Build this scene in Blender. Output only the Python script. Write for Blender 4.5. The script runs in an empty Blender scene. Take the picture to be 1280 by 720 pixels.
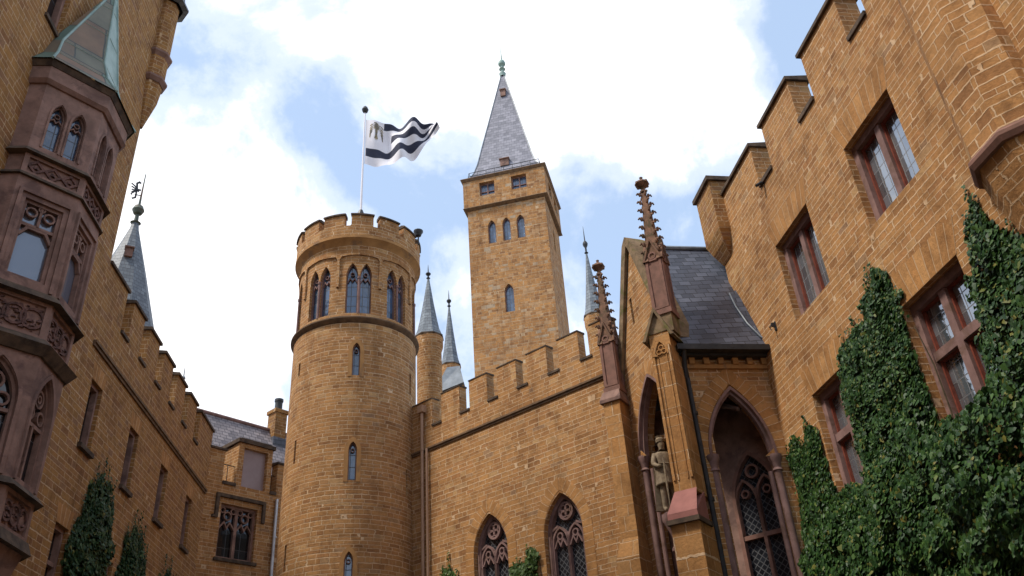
import bpy, bmesh, math, random
from math import sin, cos, pi, radians, atan2, sqrt
from mathutils import Vector, Matrix
from mathutils.geometry import delaunay_2d_cdt
random.seed(7)
S = bpy.context.scene
COL = S.collection

# ------------------------------------------------------------------ camera
cam_d = bpy.data.cameras.new("camera"); cam = bpy.data.objects.new("camera", cam_d); COL.objects.link(cam)
PITCH, ROLL, EYE = radians(31.444), radians(-4.206), 1.7
X0 = Vector((1, 0, 0)); FW = Vector((0, cos(PITCH), sin(PITCH))); U0 = Vector((0, -sin(PITCH), cos(PITCH)))
XR = cos(ROLL)*X0 + sin(ROLL)*U0; UR = -sin(ROLL)*X0 + cos(ROLL)*U0
m = Matrix((XR, UR, -FW)).transposed().to_4x4(); m.translation = (0, 0, EYE)
cam.matrix_world = m
cam_d.sensor_width = 36; cam_d.lens = 36*1054.5/1280; cam_d.clip_end = 3000; cam_d.clip_start = .1
S.camera = cam
S.view_settings.view_transform = 'Standard'; S.view_settings.look = 'None'
S.view_settings.exposure = 0.50; S.view_settings.gamma = 1
S.render.resolution_x = 1024; S.render.resolution_y = 576

# ------------------------------------------------------------------ sky and sun
SUN_AZ, SUN_EL = -116, 56
w = bpy.data.worlds.new("World"); S.world = w; w.use_nodes = True
nt = w.node_tree; nt.nodes.clear()
def N(nt, t, **k):
    n = nt.nodes.new(t)
    for a, b in k.items():
        if a.startswith('i_'): n.inputs[a[2:].replace('_', ' ')].default_value = b
        elif a[0]=='n' and a[1:].isdigit(): n.inputs[int(a[1:])].default_value = b
        else: setattr(n, a, b)
    return n
def mth(nt, op, a, b=None, c=None, clamp=False):
    n = nt.nodes.new('ShaderNodeMath'); n.operation = op; n.use_clamp = clamp
    for i, x in enumerate((a, b, c)):
        if x is None: continue
        if isinstance(x, (int, float)): n.inputs[i].default_value = x
        else: nt.links.new(x, n.inputs[i])
    return n.outputs[0]
def ramp(nt, fac, stops, interp='LINEAR'):
    n = nt.nodes.new('ShaderNodeValToRGB'); n.color_ramp.interpolation = interp
    while len(n.color_ramp.elements) < len(stops): n.color_ramp.elements.new(.5)
    for e, (p, c) in zip(n.color_ramp.elements, stops):
        e.position = p; e.color = (c, c, c, 1) if isinstance(c, (int, float)) else (*c[:3], 1)
    nt.links.new(fac, n.inputs[0]); return n.outputs[0]
def mixc(nt, fac, a, b, bt='MIX'):
    n = nt.nodes.new('ShaderNodeMix'); n.data_type = 'RGBA'; n.blend_type = bt
    for i, x in ((0, fac), (6, a), (7, b)):
        if hasattr(x, 'is_linked'): nt.links.new(x, n.inputs[i])
        elif isinstance(x, (int, float)): n.inputs[i].default_value = x
        else: n.inputs[i].default_value = (*x[:3], 1)
    return n.outputs[2]
sky = N(nt, 'ShaderNodeTexSky', sky_type='NISHITA', sun_disc=False, sun_elevation=radians(SUN_EL), sun_rotation=radians(SUN_AZ), altitude=700, air_density=1.0, dust_density=2.2, ozone_density=1.0)
tc = N(nt, 'ShaderNodeTexCoord')
dirv = tc.outputs['Generated']
nrm = N(nt, 'ShaderNodeVectorMath', operation='NORMALIZE'); nt.links.new(dirv, nrm.inputs[0]); dirv = nrm.outputs[0]
def noise(nt, vec, scale, detail=6, rough=.55, dist=0, dim='3D'):
    n = N(nt, 'ShaderNodeTexNoise', noise_dimensions=dim); n.inputs['Scale'].default_value = scale; n.inputs['Detail'].default_value = detail
    n.inputs['Roughness'].default_value = rough; n.inputs['Distortion'].default_value = dist
    if vec is not None: nt.links.new(vec, n.inputs['W' if dim == '1D' else 'Vector'])
    return n.outputs['Fac']
# clouds: banks of cumulus seen overhead, given by sky direction
banks = [((-.014, .657, .754), .975, .42), ((.088, .736, .671), .992, .27), ((.198, .699, .687), .990, .32), ((.154, .78, .60), .9965, .10), ((-.357, .753, .553), .980, .40), ((-.404, .817, .412), .972, .42), ((-.25, .80, .545), .990, .22), ((.25, .638, .729), .9945, .20),
         ((-.24, .64, .735), .988, .13), ((-.21, .69, .694), .9975, -.12), ((.33, .632, .701), .9945, -.36), ((.06, .80, .60), .990, -.22), ((-.12, .76, .64),   .988, -.24), ((-.17, .70, .69), .996, -.12), ((.21, .80, .56), .992, -.24), ((.115, .76, .64), .9985, -.10)]
acc = None
for d, c0, wgt in banks:
    dv = N(nt, 'ShaderNodeVectorMath', operation='DOT_PRODUCT'); nt.links.new(dirv, dv.inputs[0]); dv.inputs[1].default_value = Vector(d).normalized()
    f = mth(nt, 'SUBTRACT', dv.outputs['Value'], c0); f = mth(nt, 'DIVIDE', f, 1-c0, clamp=True); f = mth(nt, 'MULTIPLY', mth(nt, 'SMOOTH_MIN', f, 1.0, .2), wgt)
    acc = f if acc is None else mth(nt, 'ADD', acc, f)
n1 = noise(nt, dirv, 5.5, 9, .60, .25); n2 = noise(nt, dirv, 16, 8, .62, .1)
cl = mth(nt, 'ADD', mth(nt, 'MULTIPLY', mth(nt, 'SUBTRACT', n1, .5), 1.25), mth(nt, 'MULTIPLY', mth(nt, 'SUBTRACT', n2, .5), .42))
cl = mth(nt, 'ADD', cl, mth(nt, 'ADD', acc, .36))
cmask = ramp(nt, cl, [(.22, 0.0), (.42, .30), (.58, .75), (.76, 1.0)], 'EASE')
shade = ramp(nt, noise(nt, dirv, 9, 6, .6), [(.3, (.86, .87, .93)), (.65, (1, .985, .98))])
bg_sky = N(nt, 'ShaderNodeBackground'); bg_sky.inputs['Strength'].default_value = .15
bg_cl = N(nt, 'ShaderNodeBackground'); bg_cl.inputs['Strength'].default_value = 1.14
nt.links.new(shade, bg_cl.inputs['Color'])
veil = mixc(nt, .52, sky.outputs[0], (3.7, 4.75, 6.3)); nt.links.new(veil, bg_sky.inputs['Color'])
mx = N(nt, 'ShaderNodeMixShader'); nt.links.new(cmask, mx.inputs[0]); nt.links.new(bg_sky.outputs[0], mx.inputs[1]); nt.links.new(bg_cl.outputs[0], mx.inputs[2])
wo = N(nt, 'ShaderNodeOutputWorld'); nt.links.new(mx.outputs[0], wo.inputs[0])

sd = bpy.data.lights.new("sun", 'SUN'); sd.energy = 2.6; sd.angle = radians(10); sd.color = (1, .93, .82)
so = bpy.data.objects.new("sun", sd); COL.objects.link(so)
sv = Vector((sin(radians(SUN_AZ))*cos(radians(SUN_EL)), cos(radians(SUN_AZ))*cos(radians(SUN_EL)), sin(radians(SUN_EL))))
so.rotation_euler = sv.to_track_quat('Z', 'Y').to_euler(); so.location = sv*80

# ------------------------------------------------------------------ materials
def mat(name):
    m = bpy.data.materials.new(name); m.use_nodes = True; nt = m.node_tree
    return m, nt, nt.nodes['Principled BSDF']
def bump(nt, b, h, strength=.5, dist=.02):
    n = N(nt, 'ShaderNodeBump'); n.inputs['Strength'].default_value = strength; n.inputs['Distance'].default_value = dist
    nt.links.new(h, n.inputs['Height']); nt.links.new(n.outputs[0], b.inputs['Normal'])
def stone(name, row=.130, width=.36, mortar=.0115, pal=None, mcol=(.68, .475, .29), rough=.9, jit=1.0, stain=.5, joint=True):
    m, nt, b = mat(name)
    uv = N(nt, 'ShaderNodeUVMap').outputs[0]; pos = N(nt, 'ShaderNodeNewGeometry').outputs['Position']
    sp = N(nt, 'ShaderNodeSeparateXYZ'); nt.links.new(uv, sp.inputs[0]); u, v = sp.outputs[0], sp.outputs[1]
    v1 = mth(nt, 'ADD', v, mth(nt, 'MULTIPLY', mth(nt, 'SUBTRACT', noise(nt, v, 1.7, 2, .5, 0, '1D'), .5), .26*jit*row/.165))
    rowid = mth(nt, 'FLOOR', mth(nt, 'DIVIDE', v1, row))
    cmb = N(nt, 'ShaderNodeCombineXYZ'); nt.links.new(mth(nt, 'MULTIPLY', u, .9), cmb.inputs[0]); nt.links.new(mth(nt, 'MULTIPLY', rowid, 3.71), cmb.inputs[1])
    u1 = mth(nt, 'ADD', u, mth(nt, 'MULTIPLY', mth(nt, 'SUBTRACT', noise(nt, cmb.outputs[0], 1.6/width*.42, 1), .5), 1.0*width/.42*jit))
    j = N(nt, 'ShaderNodeTexNoise'); j.inputs['Scale'].default_value = 9; j.inputs['Detail'].default_value = 3; nt.links.new(uv, j.inputs['Vector'])
    js = N(nt, 'ShaderNodeSeparateXYZ'); nt.links.new(j.outputs['Color'], js.inputs[0])
    u2 = mth(nt, 'ADD', u1, mth(nt, 'MULTIPLY', mth(nt, 'SUBTRACT', js.outputs[0], .5), .05*jit)); v2 = mth(nt, 'ADD', v1, mth(nt, 'MULTIPLY', mth(nt, 'SUBTRACT', js.outputs[1], .5), .035*jit))
    c2 = N(nt, 'ShaderNodeCombineXYZ'); nt.links.new(u2, c2.inputs[0]); nt.links.new(v2, c2.inputs[1])
    br = N(nt, 'ShaderNodeTexBrick', offset=.5, offset_frequency=2, squash=.72, squash_frequency=3)
    for k, x in (('Color1', (0, 0, 0, 1)), ('Color2', (1, 1, 1, 1)), ('Mortar', (.5, .5, .5, 1)), ('Scale', 1), ('Mortar Size', mortar), ('Mortar Smooth', .35), ('Bias', 0), ('Brick Width', width), ('Row Height', row)): br.inputs[k].default_value = x
    nt.links.new(c2.outputs[0], br.inputs['Vector'])
    pal = pal or [(.0, (.285, .136, .052)), (.15, (.36, .180, .066)), (.45, (.41, .209, .077)), (.70, (.44, .232, .089)), (.88, (.375, .180, .069)), (.96, (.48, .290, .130)), (1, (.30, .175, .095))]
    col = ramp(nt, br.outputs['Color'], pal)
    big = noise(nt, pos, .35, 5, .6); fine = noise(nt, pos, 14, 5, .7); mid = noise(nt, pos, 2.6, 4, .6)
    col = mixc(nt, 1.0, col, ramp(nt, mid, [(.25, (.66, .63, .60)), (.5, (1, 1, 1)), (.75, (1.18, 1.15, 1.10))]), 'MULTIPLY')
    col = mixc(nt, 1.0, col, ramp(nt, fine, [(.25, (.80, .79, .78)), (.6, (1.1, 1.08, 1.05))]), 'MULTIPLY')
    if joint: col = mixc(nt, mth(nt, 'MULTIPLY', br.outputs['Fac'], ramp(nt, mid, [(.28, .5), (.5, .9), (.65, 1.0)])), col, mcol)
    col = mixc(nt, mth(nt, 'MULTIPLY', ramp(nt, big, [(.50, 0.0), (.72, 1.0)]), stain), col, mixc(nt, 1.0, col, (.62, .56, .52), 'MULTIPLY'))
    mp = N(nt, 'ShaderNodeMapping'); mp.inputs['Scale'].default_value = (1.9, 1.9, .16); nt.links.new(pos, mp.inputs[0])
    strk = noise(nt, mp.outputs[0], 1.0, 5, .65, .3)
    col = mixc(nt, mth(nt, 'MULTIPLY', ramp(nt, strk, [(.54, 0.0), (.70, 1.0)]), .55*stain+.2), col, mixc(nt, 1.0, col, (.50, .44, .40), 'MULTIPLY'))
    pat = noise(nt, pos, 1.1, 6, .7, .6)
    col = mixc(nt, ramp(nt, pat, [(.66, 0.0), (.74, .55)]), col, (.50, .36, .20))
    col = mixc(nt, ramp(nt, noise(nt, pos, .8, 7, .75, .2), [(.62, 0.0), (.70, .6)]), col, mixc(nt, 1.0, col, (.42, .40, .40), 'MULTIPLY'))
    nt.links.new(col, b.inputs['Base Color']); b.inputs['Roughness'].default_value = rough; b.inputs['Specular IOR Level'].default_value = .25
    h = mth(nt, 'ADD', mth(nt, 'MULTIPLY', br.outputs['Fac'], -1.0), mth(nt, 'MULTIPLY', mth(nt, 'ADD', fine, mth(nt, 'MULTIPLY', br.outputs['Color'], .5)), .7))
    bump(nt, b, h, .95, .028)
    return m
def plain(name, c1, c2, sc=3, rough=.8, bs=.25, spec=.3, metal=0, stain=None, thr=(.35, .65)):
    m, nt, b = mat(name); pos = N(nt, 'ShaderNodeNewGeometry').outputs['Position']
    n = noise(nt, pos, sc, 6, .62); col = ramp(nt, n, [(thr[0], c1), (thr[1], c2)])
    if stain: col = mixc(nt, ramp(nt, noise(nt, pos, sc*.6, 5, .7, .5), [(.52, 0.0), (.62, .85)]), col, stain)
    nt.links.new(col, b.inputs['Base Color']); b.inputs['Roughness'].default_value = rough; b.inputs['Specular IOR Level'].default_value = spec; b.inputs['Metallic'].default_value = metal
    if bs: bump(nt, b, noise(nt, pos, sc*8, 5, .7), bs, .01)
    return m
def slate(name, c1, c2, row=.2, width=.26, line=(.02, .022, .028), rough=.55, tilt=0.0, msz=.012):
    m, nt, b = mat(name); uv = N(nt, 'ShaderNodeUVMap').outputs[0]; pos = N(nt, 'ShaderNodeNewGeometry').outputs['Position']
    mp = N(nt, 'ShaderNodeMapping'); mp.inputs['Rotation'].default_value[2] = tilt; nt.links.new(uv, mp.inputs[0])
    j = N(nt, 'ShaderNodeTexNoise'); j.inputs['Scale'].default_value = 4; nt.links.new(uv, j.inputs['Vector'])
    vm = N(nt, 'ShaderNodeVectorMath', operation='MULTIPLY_ADD'); nt.links.new(j.outputs['Color'], vm.inputs[0]); vm.inputs[1].default_value = (.05, .04, 0); nt.links.new(mp.outputs[0], vm.inputs[2])
    br = N(nt, 'ShaderNodeTexBrick', offset=.5, offset_frequency=2)
    for k, x in (('Color1', (0, 0, 0, 1)), ('Color2', (1, 1, 1, 1)), ('Mortar', (.5, .5, .5, 1)), ('Scale', 1), ('Mortar Size', msz), ('Mortar Smooth', .3), ('Brick Width', width), ('Row Height', row)): br.inputs[k].default_value = x
    nt.links.new(vm.outputs[0], br.inputs['Vector'])
    col = ramp(nt, br.outputs['Color'], [(0, c1), (1, c2)])
    col = mixc(nt, 1.0, col, ramp(nt, noise(nt, pos, 1.5, 5, .65), [(.3, (.7, .7, .72)), (.7, (1.2, 1.18, 1.15))]), 'MULTIPLY')
    col = mixc(nt, br.outputs['Fac'], col, line)
    nt.links.new(col, b.inputs['Base Color']); b.inputs['Roughness'].default_value = rough
    sp = N(nt, 'ShaderNodeSeparateXYZ'); nt.links.new(vm.outputs[0], sp.inputs[0])
    saw = mth(nt, 'FRACT', mth(nt, 'DIVIDE', sp.outputs[1], row))
    bump(nt, b, mth(nt, 'ADD', mth(nt, 'MULTIPLY', saw, -1.0), mth(nt, 'MULTIPLY', br.outputs['Color'], .35)), .7, .02)
    return m
def glass(name, base=(.05, .06, .075), kind='grid', cw=.16, ch=.22, lead=(.03, .032, .036), ls=.012, rough=.06, ior=1.7, wob=.3):
    m, nt, b = mat(name); uv = N(nt, 'ShaderNodeUVMap').outputs[0]
    mp = N(nt, 'ShaderNodeMapping'); nt.links.new(uv, mp.inputs[0])
    if kind == 'diamond': mp.inputs['Rotation'].default_value[2] = radians(45)
    br = N(nt, 'ShaderNodeTexBrick', offset=0)
    for k, x in (('Color1', (0, 0, 0, 1)), ('Color2', (1, 1, 1, 1)), ('Mortar', (.5, .5, .5, 1)), ('Scale', 1), ('Mortar Size', ls), ('Mortar Smooth', .1), ('Brick Width', cw), ('Row Height', ch)): br.inputs[k].default_value = x
    nt.links.new(mp.outputs[0], br.inputs['Vector'])
    col = mixc(nt, br.outputs['Fac'], mixc(nt, br.outputs['Color'], tuple(x*.6 for x in base), tuple(x*1.5 for x in base)), lead)
    nt.links.new(col, b.inputs['Base Color']); b.inputs['IOR'].default_value = ior
    nt.links.new(ramp(nt, br.outputs['Fac'], [(0, rough), (1, .6)]), b.inputs['Roughness'])
    bump(nt, b, mth(nt, 'ADD', mth(nt, 'ADD', br.outputs['Fac'], mth(nt, 'MULTIPLY', br.outputs['Color'], .25)), mth(nt, 'MULTIPLY', noise(nt, uv, 4, 2), wob)), .35, .02)
    return m
M = {}
M['ashlar'] = stone('ashlar_sandstone')
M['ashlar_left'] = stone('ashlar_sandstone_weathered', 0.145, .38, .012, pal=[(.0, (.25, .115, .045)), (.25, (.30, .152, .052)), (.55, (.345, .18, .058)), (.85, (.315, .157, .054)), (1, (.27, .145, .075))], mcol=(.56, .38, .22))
M['ashlar_pier'] = stone('ashlar_pier_stained', .165, .40, .013, stain=1.0)
M['ashlar_rubble'] = stone('rubble_sandstone', .24, .52, .016, pal=[(.0, (.25, .125, .055)), (.2, (.35, .175, .066)), (.5, (.42, .215, .08)), (.75, (.34, .18, .08)), (.92, (.44, .27, .14)), (1, (.36, .28, .20))], stain=.8, mcol=(.50, .36, .22))
M['quoin'] = stone('quoin_sandstone', .34, .62, .010, pal=[(0, (.34, .17, .06)), (.5, (.41, .205, .072)), (1, (.46, .245, .095))], stain=.45)
M['voussoir'] = stone('arch_stones', .19, 9, .010, pal=[(0, (.35, .175, .062)), (.5, (.42, .21, .074)), (1, (.49, .265, .105))], jit=.0, stain=.3)
M['plainstone'] = plain('dressed_sandstone', (.32, .16, .056), (.45, .235, .085), 2.5, .9, .3, stain=(.22, .13, .07))
M['coping'] = plain('dark_coping_stone', (.045, .032, .024), (.13, .088, .058), 4, .9, .4)
M['mauve'] = plain('mauve_sandstone', (.18, .105, .092), (.28, .168, .148), 3, .85, .3, stain=(.15, .085, .06))
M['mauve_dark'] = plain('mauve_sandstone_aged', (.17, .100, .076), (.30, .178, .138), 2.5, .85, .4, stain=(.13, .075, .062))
M['mauve_rich'] = plain('red_sandstone', (.17, .090, .066), (.265, .135, .10), 5, .85, .25)
M['mossy'] = plain('lichen_stone', (.13, .09, .05), (.28, .19, .11), 4, .95, .5, stain=(.12, .115, .03))
M['pinnacle'] = plain('weathered_pinnacle_stone', (.13, .075, .05), (.27, .145, .09), 5, .9, .5, stain=(.08, .06, .03))
M['carved'] = plain('carved_dark_sandstone', (.07, .04, .034), (.20, .105, .085), 9, .9, .6)
M['slate'] = slate('blue_slate', (.040, .044, .062), (.10, .11, .145), .19, .32, line=(.012, .013, .018), tilt=radians(-6), rough=.5)
M['slate_pale'] = slate('pale_slate', (.15, .155, .19), (.27, .27, .32), .36, .5, line=(.10, .10, .13), rough=.7, msz=.018)
M['slate_mid'] = slate('mid_slate', (.095, .115, .135), (.18, .21, .235), .17, .22, line=(.06, .065, .08), rough=.6)
M['slate_warm'] = slate('violet_slate', (.15, .13, .14), (.30, .26, .26), .20, .30, line=(.05, .045, .05), rough=.6, msz=.016)
M['copper'] = plain('verdigris_copper', (.06, .085, .07), (.145, .175, .14), 1.3, .65, .1, .35, 0, stain=(.17, .10, .06))
M['trim'] = plain('stained_shadowed_trim', (.10, .062, .038), (.20, .118, .062), 4, .9, .4)  # brown blends stone stains with the shadow line along courses and ledges
M['copper_panel'] = slate('patched_copper_sheet', (.20, .115, .065), (.12, .185, .145), 1.15, 1.3, line=(.05, .06, .05), rough=.6, msz=.02)
M['weathering'] = plain('red_block_stone', (.28, .115, .095), (.36, .15, .125), 4, .85, .25)
M['copper_pale'] = plain('pale_verdigris', (.20, .30, .27), (.33, .45, .41), 2, .6, .1, .4)
M['lead'] = plain('lead_sheet', (.12, .14, .16), (.24, .27, .30), 2, .5, .1, .5)
M['iron'] = plain('black_iron', (.010, .011, .013), (.03, .03, .032), 6, .5, .1, .5)
M['zinc'] = plain('zinc_pipe', (.42, .43, .45), (.60, .61, .63), 2, .35, 0, .5, .5)
M['ochrepipe'] = plain('tan_pipe_paint', (.34, .20, .12), (.44, .27, .17), 2, .5, 0, .5)
M['brownpipe'] = plain('brown_pipe_paint', (.20, .105, .06), (.30, .165, .095), 2, .5, 0, .5)
M['timber'] = plain('red_brown_timber', (.16, .035, .022), (.26, .07, .04), 6, .6, .2)
M['ochre_timber'] = plain('ochre_timber', (.33, .19, .08), (.45, .27, .12), 6, .7, .2)
M['panel'] = plain('grey_boarding', (.30, .23, .23), (.36, .285, .285), 1.5, .7, .05)
M['glass_lead'] = glass('leaded_glass', (.10, .115, .13), 'grid', .21, .30, ior=3.4, ls=.010)
M['glass_plain'] = glass('plain_window_glass', (.10, .11, .14), 'grid', 5, 5, ior=2.2, wob=.6)
M['glass_dia'] = glass('diamond_leaded_glass', (.02, .022, .027), 'diamond', .12, .12, lead=(.085, .085, .09), ls=.010, ior=1.5)
M['glass_tower'] = glass('tower_glass', (.05, .085, .15), 'grid', .22, .40, ior=1.9, wob=.9)
M['glass_dark'] = glass('dark_pane', (.012, .012, .014), 'grid', .6, .8, ls=.008)
M['gravel'] = plain('courtyard_gravel', (.16, .14, .11), (.30, .26, .21), 5, .95, .6)
M['statue'] = plain('pale_statue_stone', (.17, .12, .075), (.30, .23, .15), 12, .9, .4, stain=(.2, .15, .09))
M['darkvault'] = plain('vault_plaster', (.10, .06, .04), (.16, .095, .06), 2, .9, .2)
M['flagw'] = plain('white_flag_cloth', (.80, .77, .80), (.86, .83, .85), 2, .8, 0)
M['flagb'] = plain('black_flag_cloth', (.025, .028, .05), (.04, .045, .075), 2, .8, 0)
M['eagle'] = plain('eagle_print', (.16, .14, .11), (.36, .28, .15), 3, .8, 0, thr=(.45, .55))
def leafmat(name, a, b_, c):
    m, nt, b = mat(name); oi = N(nt, 'ShaderNodeNewGeometry')
    col = ramp(nt, oi.outputs['Random Per Island'], [(0, a), (.55, b_), (.93, c), (1, (.16, .14, .03))])
    nt.links.new(col, b.inputs['Base Color']); b.inputs['Roughness'].default_value = .5; b.inputs['Specular IOR Level'].default_value = .22
    return m
M['ivy'] = leafmat('ivy_leaf', (.011, .033, .009), (.023, .062, .014), (.055, .11, .022))
M['ivy_dark'] = leafmat('ivy_leaf_dark', (.012, .034, .014), (.022, .055, .020), (.045, .085, .03))
M['shrub'] = leafmat('shrub_leaf', (.03, .06, .012), (.05, .095, .018), (.08, .13, .03))
M['stem'] = plain('ivy_stem', (.05, .035, .02), (.10, .07, .04), 8, .9, .3)

# ------------------------------------------------------------------ mesh helpers
class MB:
    def __init__(s): s.v = []; s.f = []; s.uv = []; s.mi = []
    def face(s, pts, uv=None, mi=0):
        pts = [Vector(p) for p in pts]
        if uv is None:
            n = Vector((0, 0, 0))
            for i in range(len(pts)):
                a, b = pts[i], pts[(i+1) % len(pts)]
                n += Vector(((a.y-b.y)*(a.z+b.z), (a.z-b.z)*(a.x+b.x), (a.x-b.x)*(a.y+b.y)))
            if n.length < 1e-12: return
            n.normalize()
            if abs(n.z) < .985:
                t = Vector((-n.y, n.x, 0)).normalized(); bt = n.cross(t) if abs(n.z) > .3 else Vector((0, 0, 1))
                uv = [(p.dot(t), p.dot(bt)) for p in pts]
            else: uv = [(p.x, p.y) for p in pts]
        b = len(s.v); s.v += pts; s.f.append(list(range(b, b+len(pts)))); s.uv += [tuple(x) for x in uv]; s.mi.append(mi)
    def box(s, fr, t0, t1, n0, n1, z0, z1, mi=0):
        P = [fr(t, n, z) for z in (z0, z1) for n in (n0, n1) for t in (t0, t1)]
        for q in ((0, 1, 3, 2), (4, 6, 7, 5), (0, 4, 5, 1), (2, 3, 7, 6), (0, 2, 6, 4), (1, 5, 7, 3)): s.face([P[i] for i in q], mi=mi)
    def prism(s, lo, hi, mi=0, cap=True):
        n = len(lo)
        for i in range(n):
            j = (i+1) % n; s.face([lo[i], lo[j], hi[j], hi[i]], mi=mi)
        if cap: s.face(list(reversed(lo)), mi=mi); s.face(hi, mi=mi)
    def tube(s, path, r, n=8, mi=0, cap=True):
        path = [Vector(p) for p in path]; rings = []; acc = 0
        rr = r if isinstance(r, (list, tuple)) else [r]*len(path)
        ref = None
        for i, p in enumerate(path):
            d = (path[min(i+1, len(path)-1)]-path[max(i-1, 0)]).normalized()
            if ref is None: ref = Vector((0, 0, 1)) if abs(d.z) < .9 else Vector((1, 0, 0))
            a = d.cross(ref).normalized(); b = d.cross(a)
            ref = -b if False else ref
            rings.append([p+rr[i]*(cos(2*pi*k/n)*a+sin(2*pi*k/n)*b) for k in range(n)])
        for i in range(len(path)-1):
            L = (path[i+1]-path[i]).length
            for k in range(n):
                k2 = (k+1) % n
                s.face([rings[i][k], rings[i][k2], rings[i+1][k2], rings[i+1][k]], uv=[(k*.05, acc), (k*.05+.05, acc), (k*.05+.05, acc+L), (k*.05, acc+L)], mi=mi)
            acc += L
        if cap: s.face(rings[0], mi=mi); s.face(rings[-1], mi=mi)
    def lathe(s, c, prof, n=32, a0=0., a1=2*pi, mi=0, closed=True, rot=0.):
        c = Vector((c[0], c[1], 0)); full = abs(a1-a0-2*pi) < 1e-6; acc = 0; rm = max(p[0] for p in prof)
        for i in range(len(prof)-1):
            (r0, z0), (r1, z1) = prof[i], prof[i+1]; L = sqrt((r1-r0)**2+(z1-z0)**2)
            for k in range(n):
                p, q = a0+(a1-a0)*k/n+rot, a0+(a1-a0)*(k+1)/n+rot
                P = [c+Vector((r*sin(a), -r*cos(a), z)) for r, z, a in ((r0, z0, p), (r0, z0, q), (r1, z1, q), (r1, z1, p))]
                rr = max(r0, r1)
                uv = [(rr*p, acc), (rr*q, acc), (rr*q, acc+L), (rr*p, acc+L)]
                if r1 < 1e-4: P = P[:3]; uv = uv[:2]+[(rr*(p+q)/2, acc+L)]
                elif r0 < 1e-4: P = P[1:]; uv = uv[1:]
                s.face(P, uv=uv, mi=mi)
            acc += L
    def panel(s, fr, outer, holes=(), thick=.45, n0=0., grid=None, back=True, mi=0, edge_mi=None):
        edge_mi = mi if edge_mi is None else edge_mi
        vs = []; es = []
        for poly in [outer]+list(holes):
            b = len(vs); k = len(poly); vs += [Vector(p) for p in poly]; es += [(b+i, b+(i+1) % k) for i in range(k)]
        if grid:
            t0, t1 = min(p[0] for p in outer), max(p[0] for p in outer); z0, z1 = min(p[1] for p in outer), max(p[1] for p in outer)
            nt_, nz = max(1, int((t1-t0)/grid[0])), max(1, int((z1-z0)/grid[1]))
            for i in range(nt_+1):
                for j in range(nz+1): vs.append(Vector((t0+(t1-t0)*i/nt_, z0+(z1-z0)*j/nz)))
        V2, _, F2, *_r = delaunay_2d_cdt(vs, es, [], 0, 1e-5)
        def inside(p, poly):
            c = False; k = len(poly); j = k-1
            for i in range(k):
                a, b = poly[i], poly[j]
                if (a[1] > p[1]) != (b[1] > p[1]) and p[0] < (b[0]-a[0])*(p[1]-a[1])/(b[1]-a[1])+a[0]: c = not c
                j = i
            return c
        for f in F2:
            P = [V2[i] for i in f]; c = (sum(p[0] for p in P)/len(P), sum(p[1] for p in P)/len(P))
            if not inside(c, outer) or any(inside(c, h) for h in holes): continue
            s.face([fr(p[0], n0, p[1]) for p in P], uv=[(p[0], p[1]) for p in P], mi=mi)
            if back and thick: s.face([fr(p[0], n0-thick, p[1]) for p in reversed(P)], uv=[(p[0], p[1]) for p in reversed(P)], mi=mi)
        if thick:
            for poly in [outer]+list(holes):
                for i in range(len(poly)):
                    a, b = poly[i], poly[(i+1) % len(poly)]
                    k = 1
                    if grid and abs(a[1]-b[1]) < 1e-6: k = max(1, int(abs(b[0]-a[0])/grid[0]))
                    for q in range(k):
                        A = (a[0]+(b[0]-a[0])*q/k, a[1]+(b[1]-a[1])*q/k); B = (a[0]+(b[0]-a[0])*(q+1)/k, a[1]+(b[1]-a[1])*(q+1)/k)
                        ed = abs(A[1]-B[1]) > abs(A[0]-B[0])
                        uv = [(0, A[1]), (0, B[1]), (thick, B[1]), (thick, A[1])] if ed else [(A[0], 0), (B[0], 0), (B[0], thick), (A[0], thick)]
                        s.face([fr(A[0], n0, A[1]), fr(B[0], n0, B[1]), fr(B[0], n0-thick, B[1]), fr(A[0], n0-thick, A[1])], uv=uv, mi=edge_mi)
    def band(s, fr, pts, wd, n0, n1, closed=False, uvpath=False, mi=0, off=0.):
        """a strip of width wd along a polyline in the wall plane, from depth n0 (back) to n1 (front); off shifts it sideways"""
        k = len(pts); P = [Vector(p) for p in pts]; L = []; R = []; ac = [0]
        for i in range(k):
            a = P[i-1] if (i > 0 or closed) else None; b = P[(i+1) % k] if (i < k-1 or closed) else None
            ds = []
            if a is not None: ds.append((P[i]-a).normalized())
            if b is not None: ds.append((b-P[i]).normalized())
            ns = [Vector((-d.y, d.x)) for d in ds]
            mm = ns[0] if len(ns) == 1 else (ns[0]+ns[1])
            if mm.length < 1e-6: mm = ns[0]
            mm = mm.normalized(); sc = 1/max(.35, mm.dot(ns[0]))
            L.append(P[i]+mm*sc*(off+wd/2)); R.append(P[i]+mm*sc*(off-wd/2))
            if i: ac.append(ac[-1]+(P[i]-P[i-1]).length)
        rng = range(k if closed else k-1)
        for i in rng:
            j = (i+1) % k; a0 = ac[i]; a1 = ac[j] if j > i else ac[i]+(P[j]-P[i]).length
            uv = [(.01, a0), (.01+wd, a0), (.01+wd, a1), (.01, a1)] if uvpath else [tuple(R[i]), tuple(L[i]), tuple(L[j]), tuple(R[j])]
            s.face([fr(*x) for x in ((R[i].x, n1, R[i].y), (L[i].x, n1, L[i].y), (L[j].x, n1, L[j].y), (R[j].x, n1, R[j].y))], uv=uv, mi=mi)
            for Q in (L, R):
                s.face([fr(Q[i].x, n0, Q[i].y), fr(Q[j].x, n0, Q[j].y), fr(Q[j].x, n1, Q[j].y), fr(Q[i].x, n1, Q[i].y)], uv=[(0, a0), (0, a1), (n1-n0, a1), (n1-n0, a0)] if uvpath else None, mi=mi)
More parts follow.
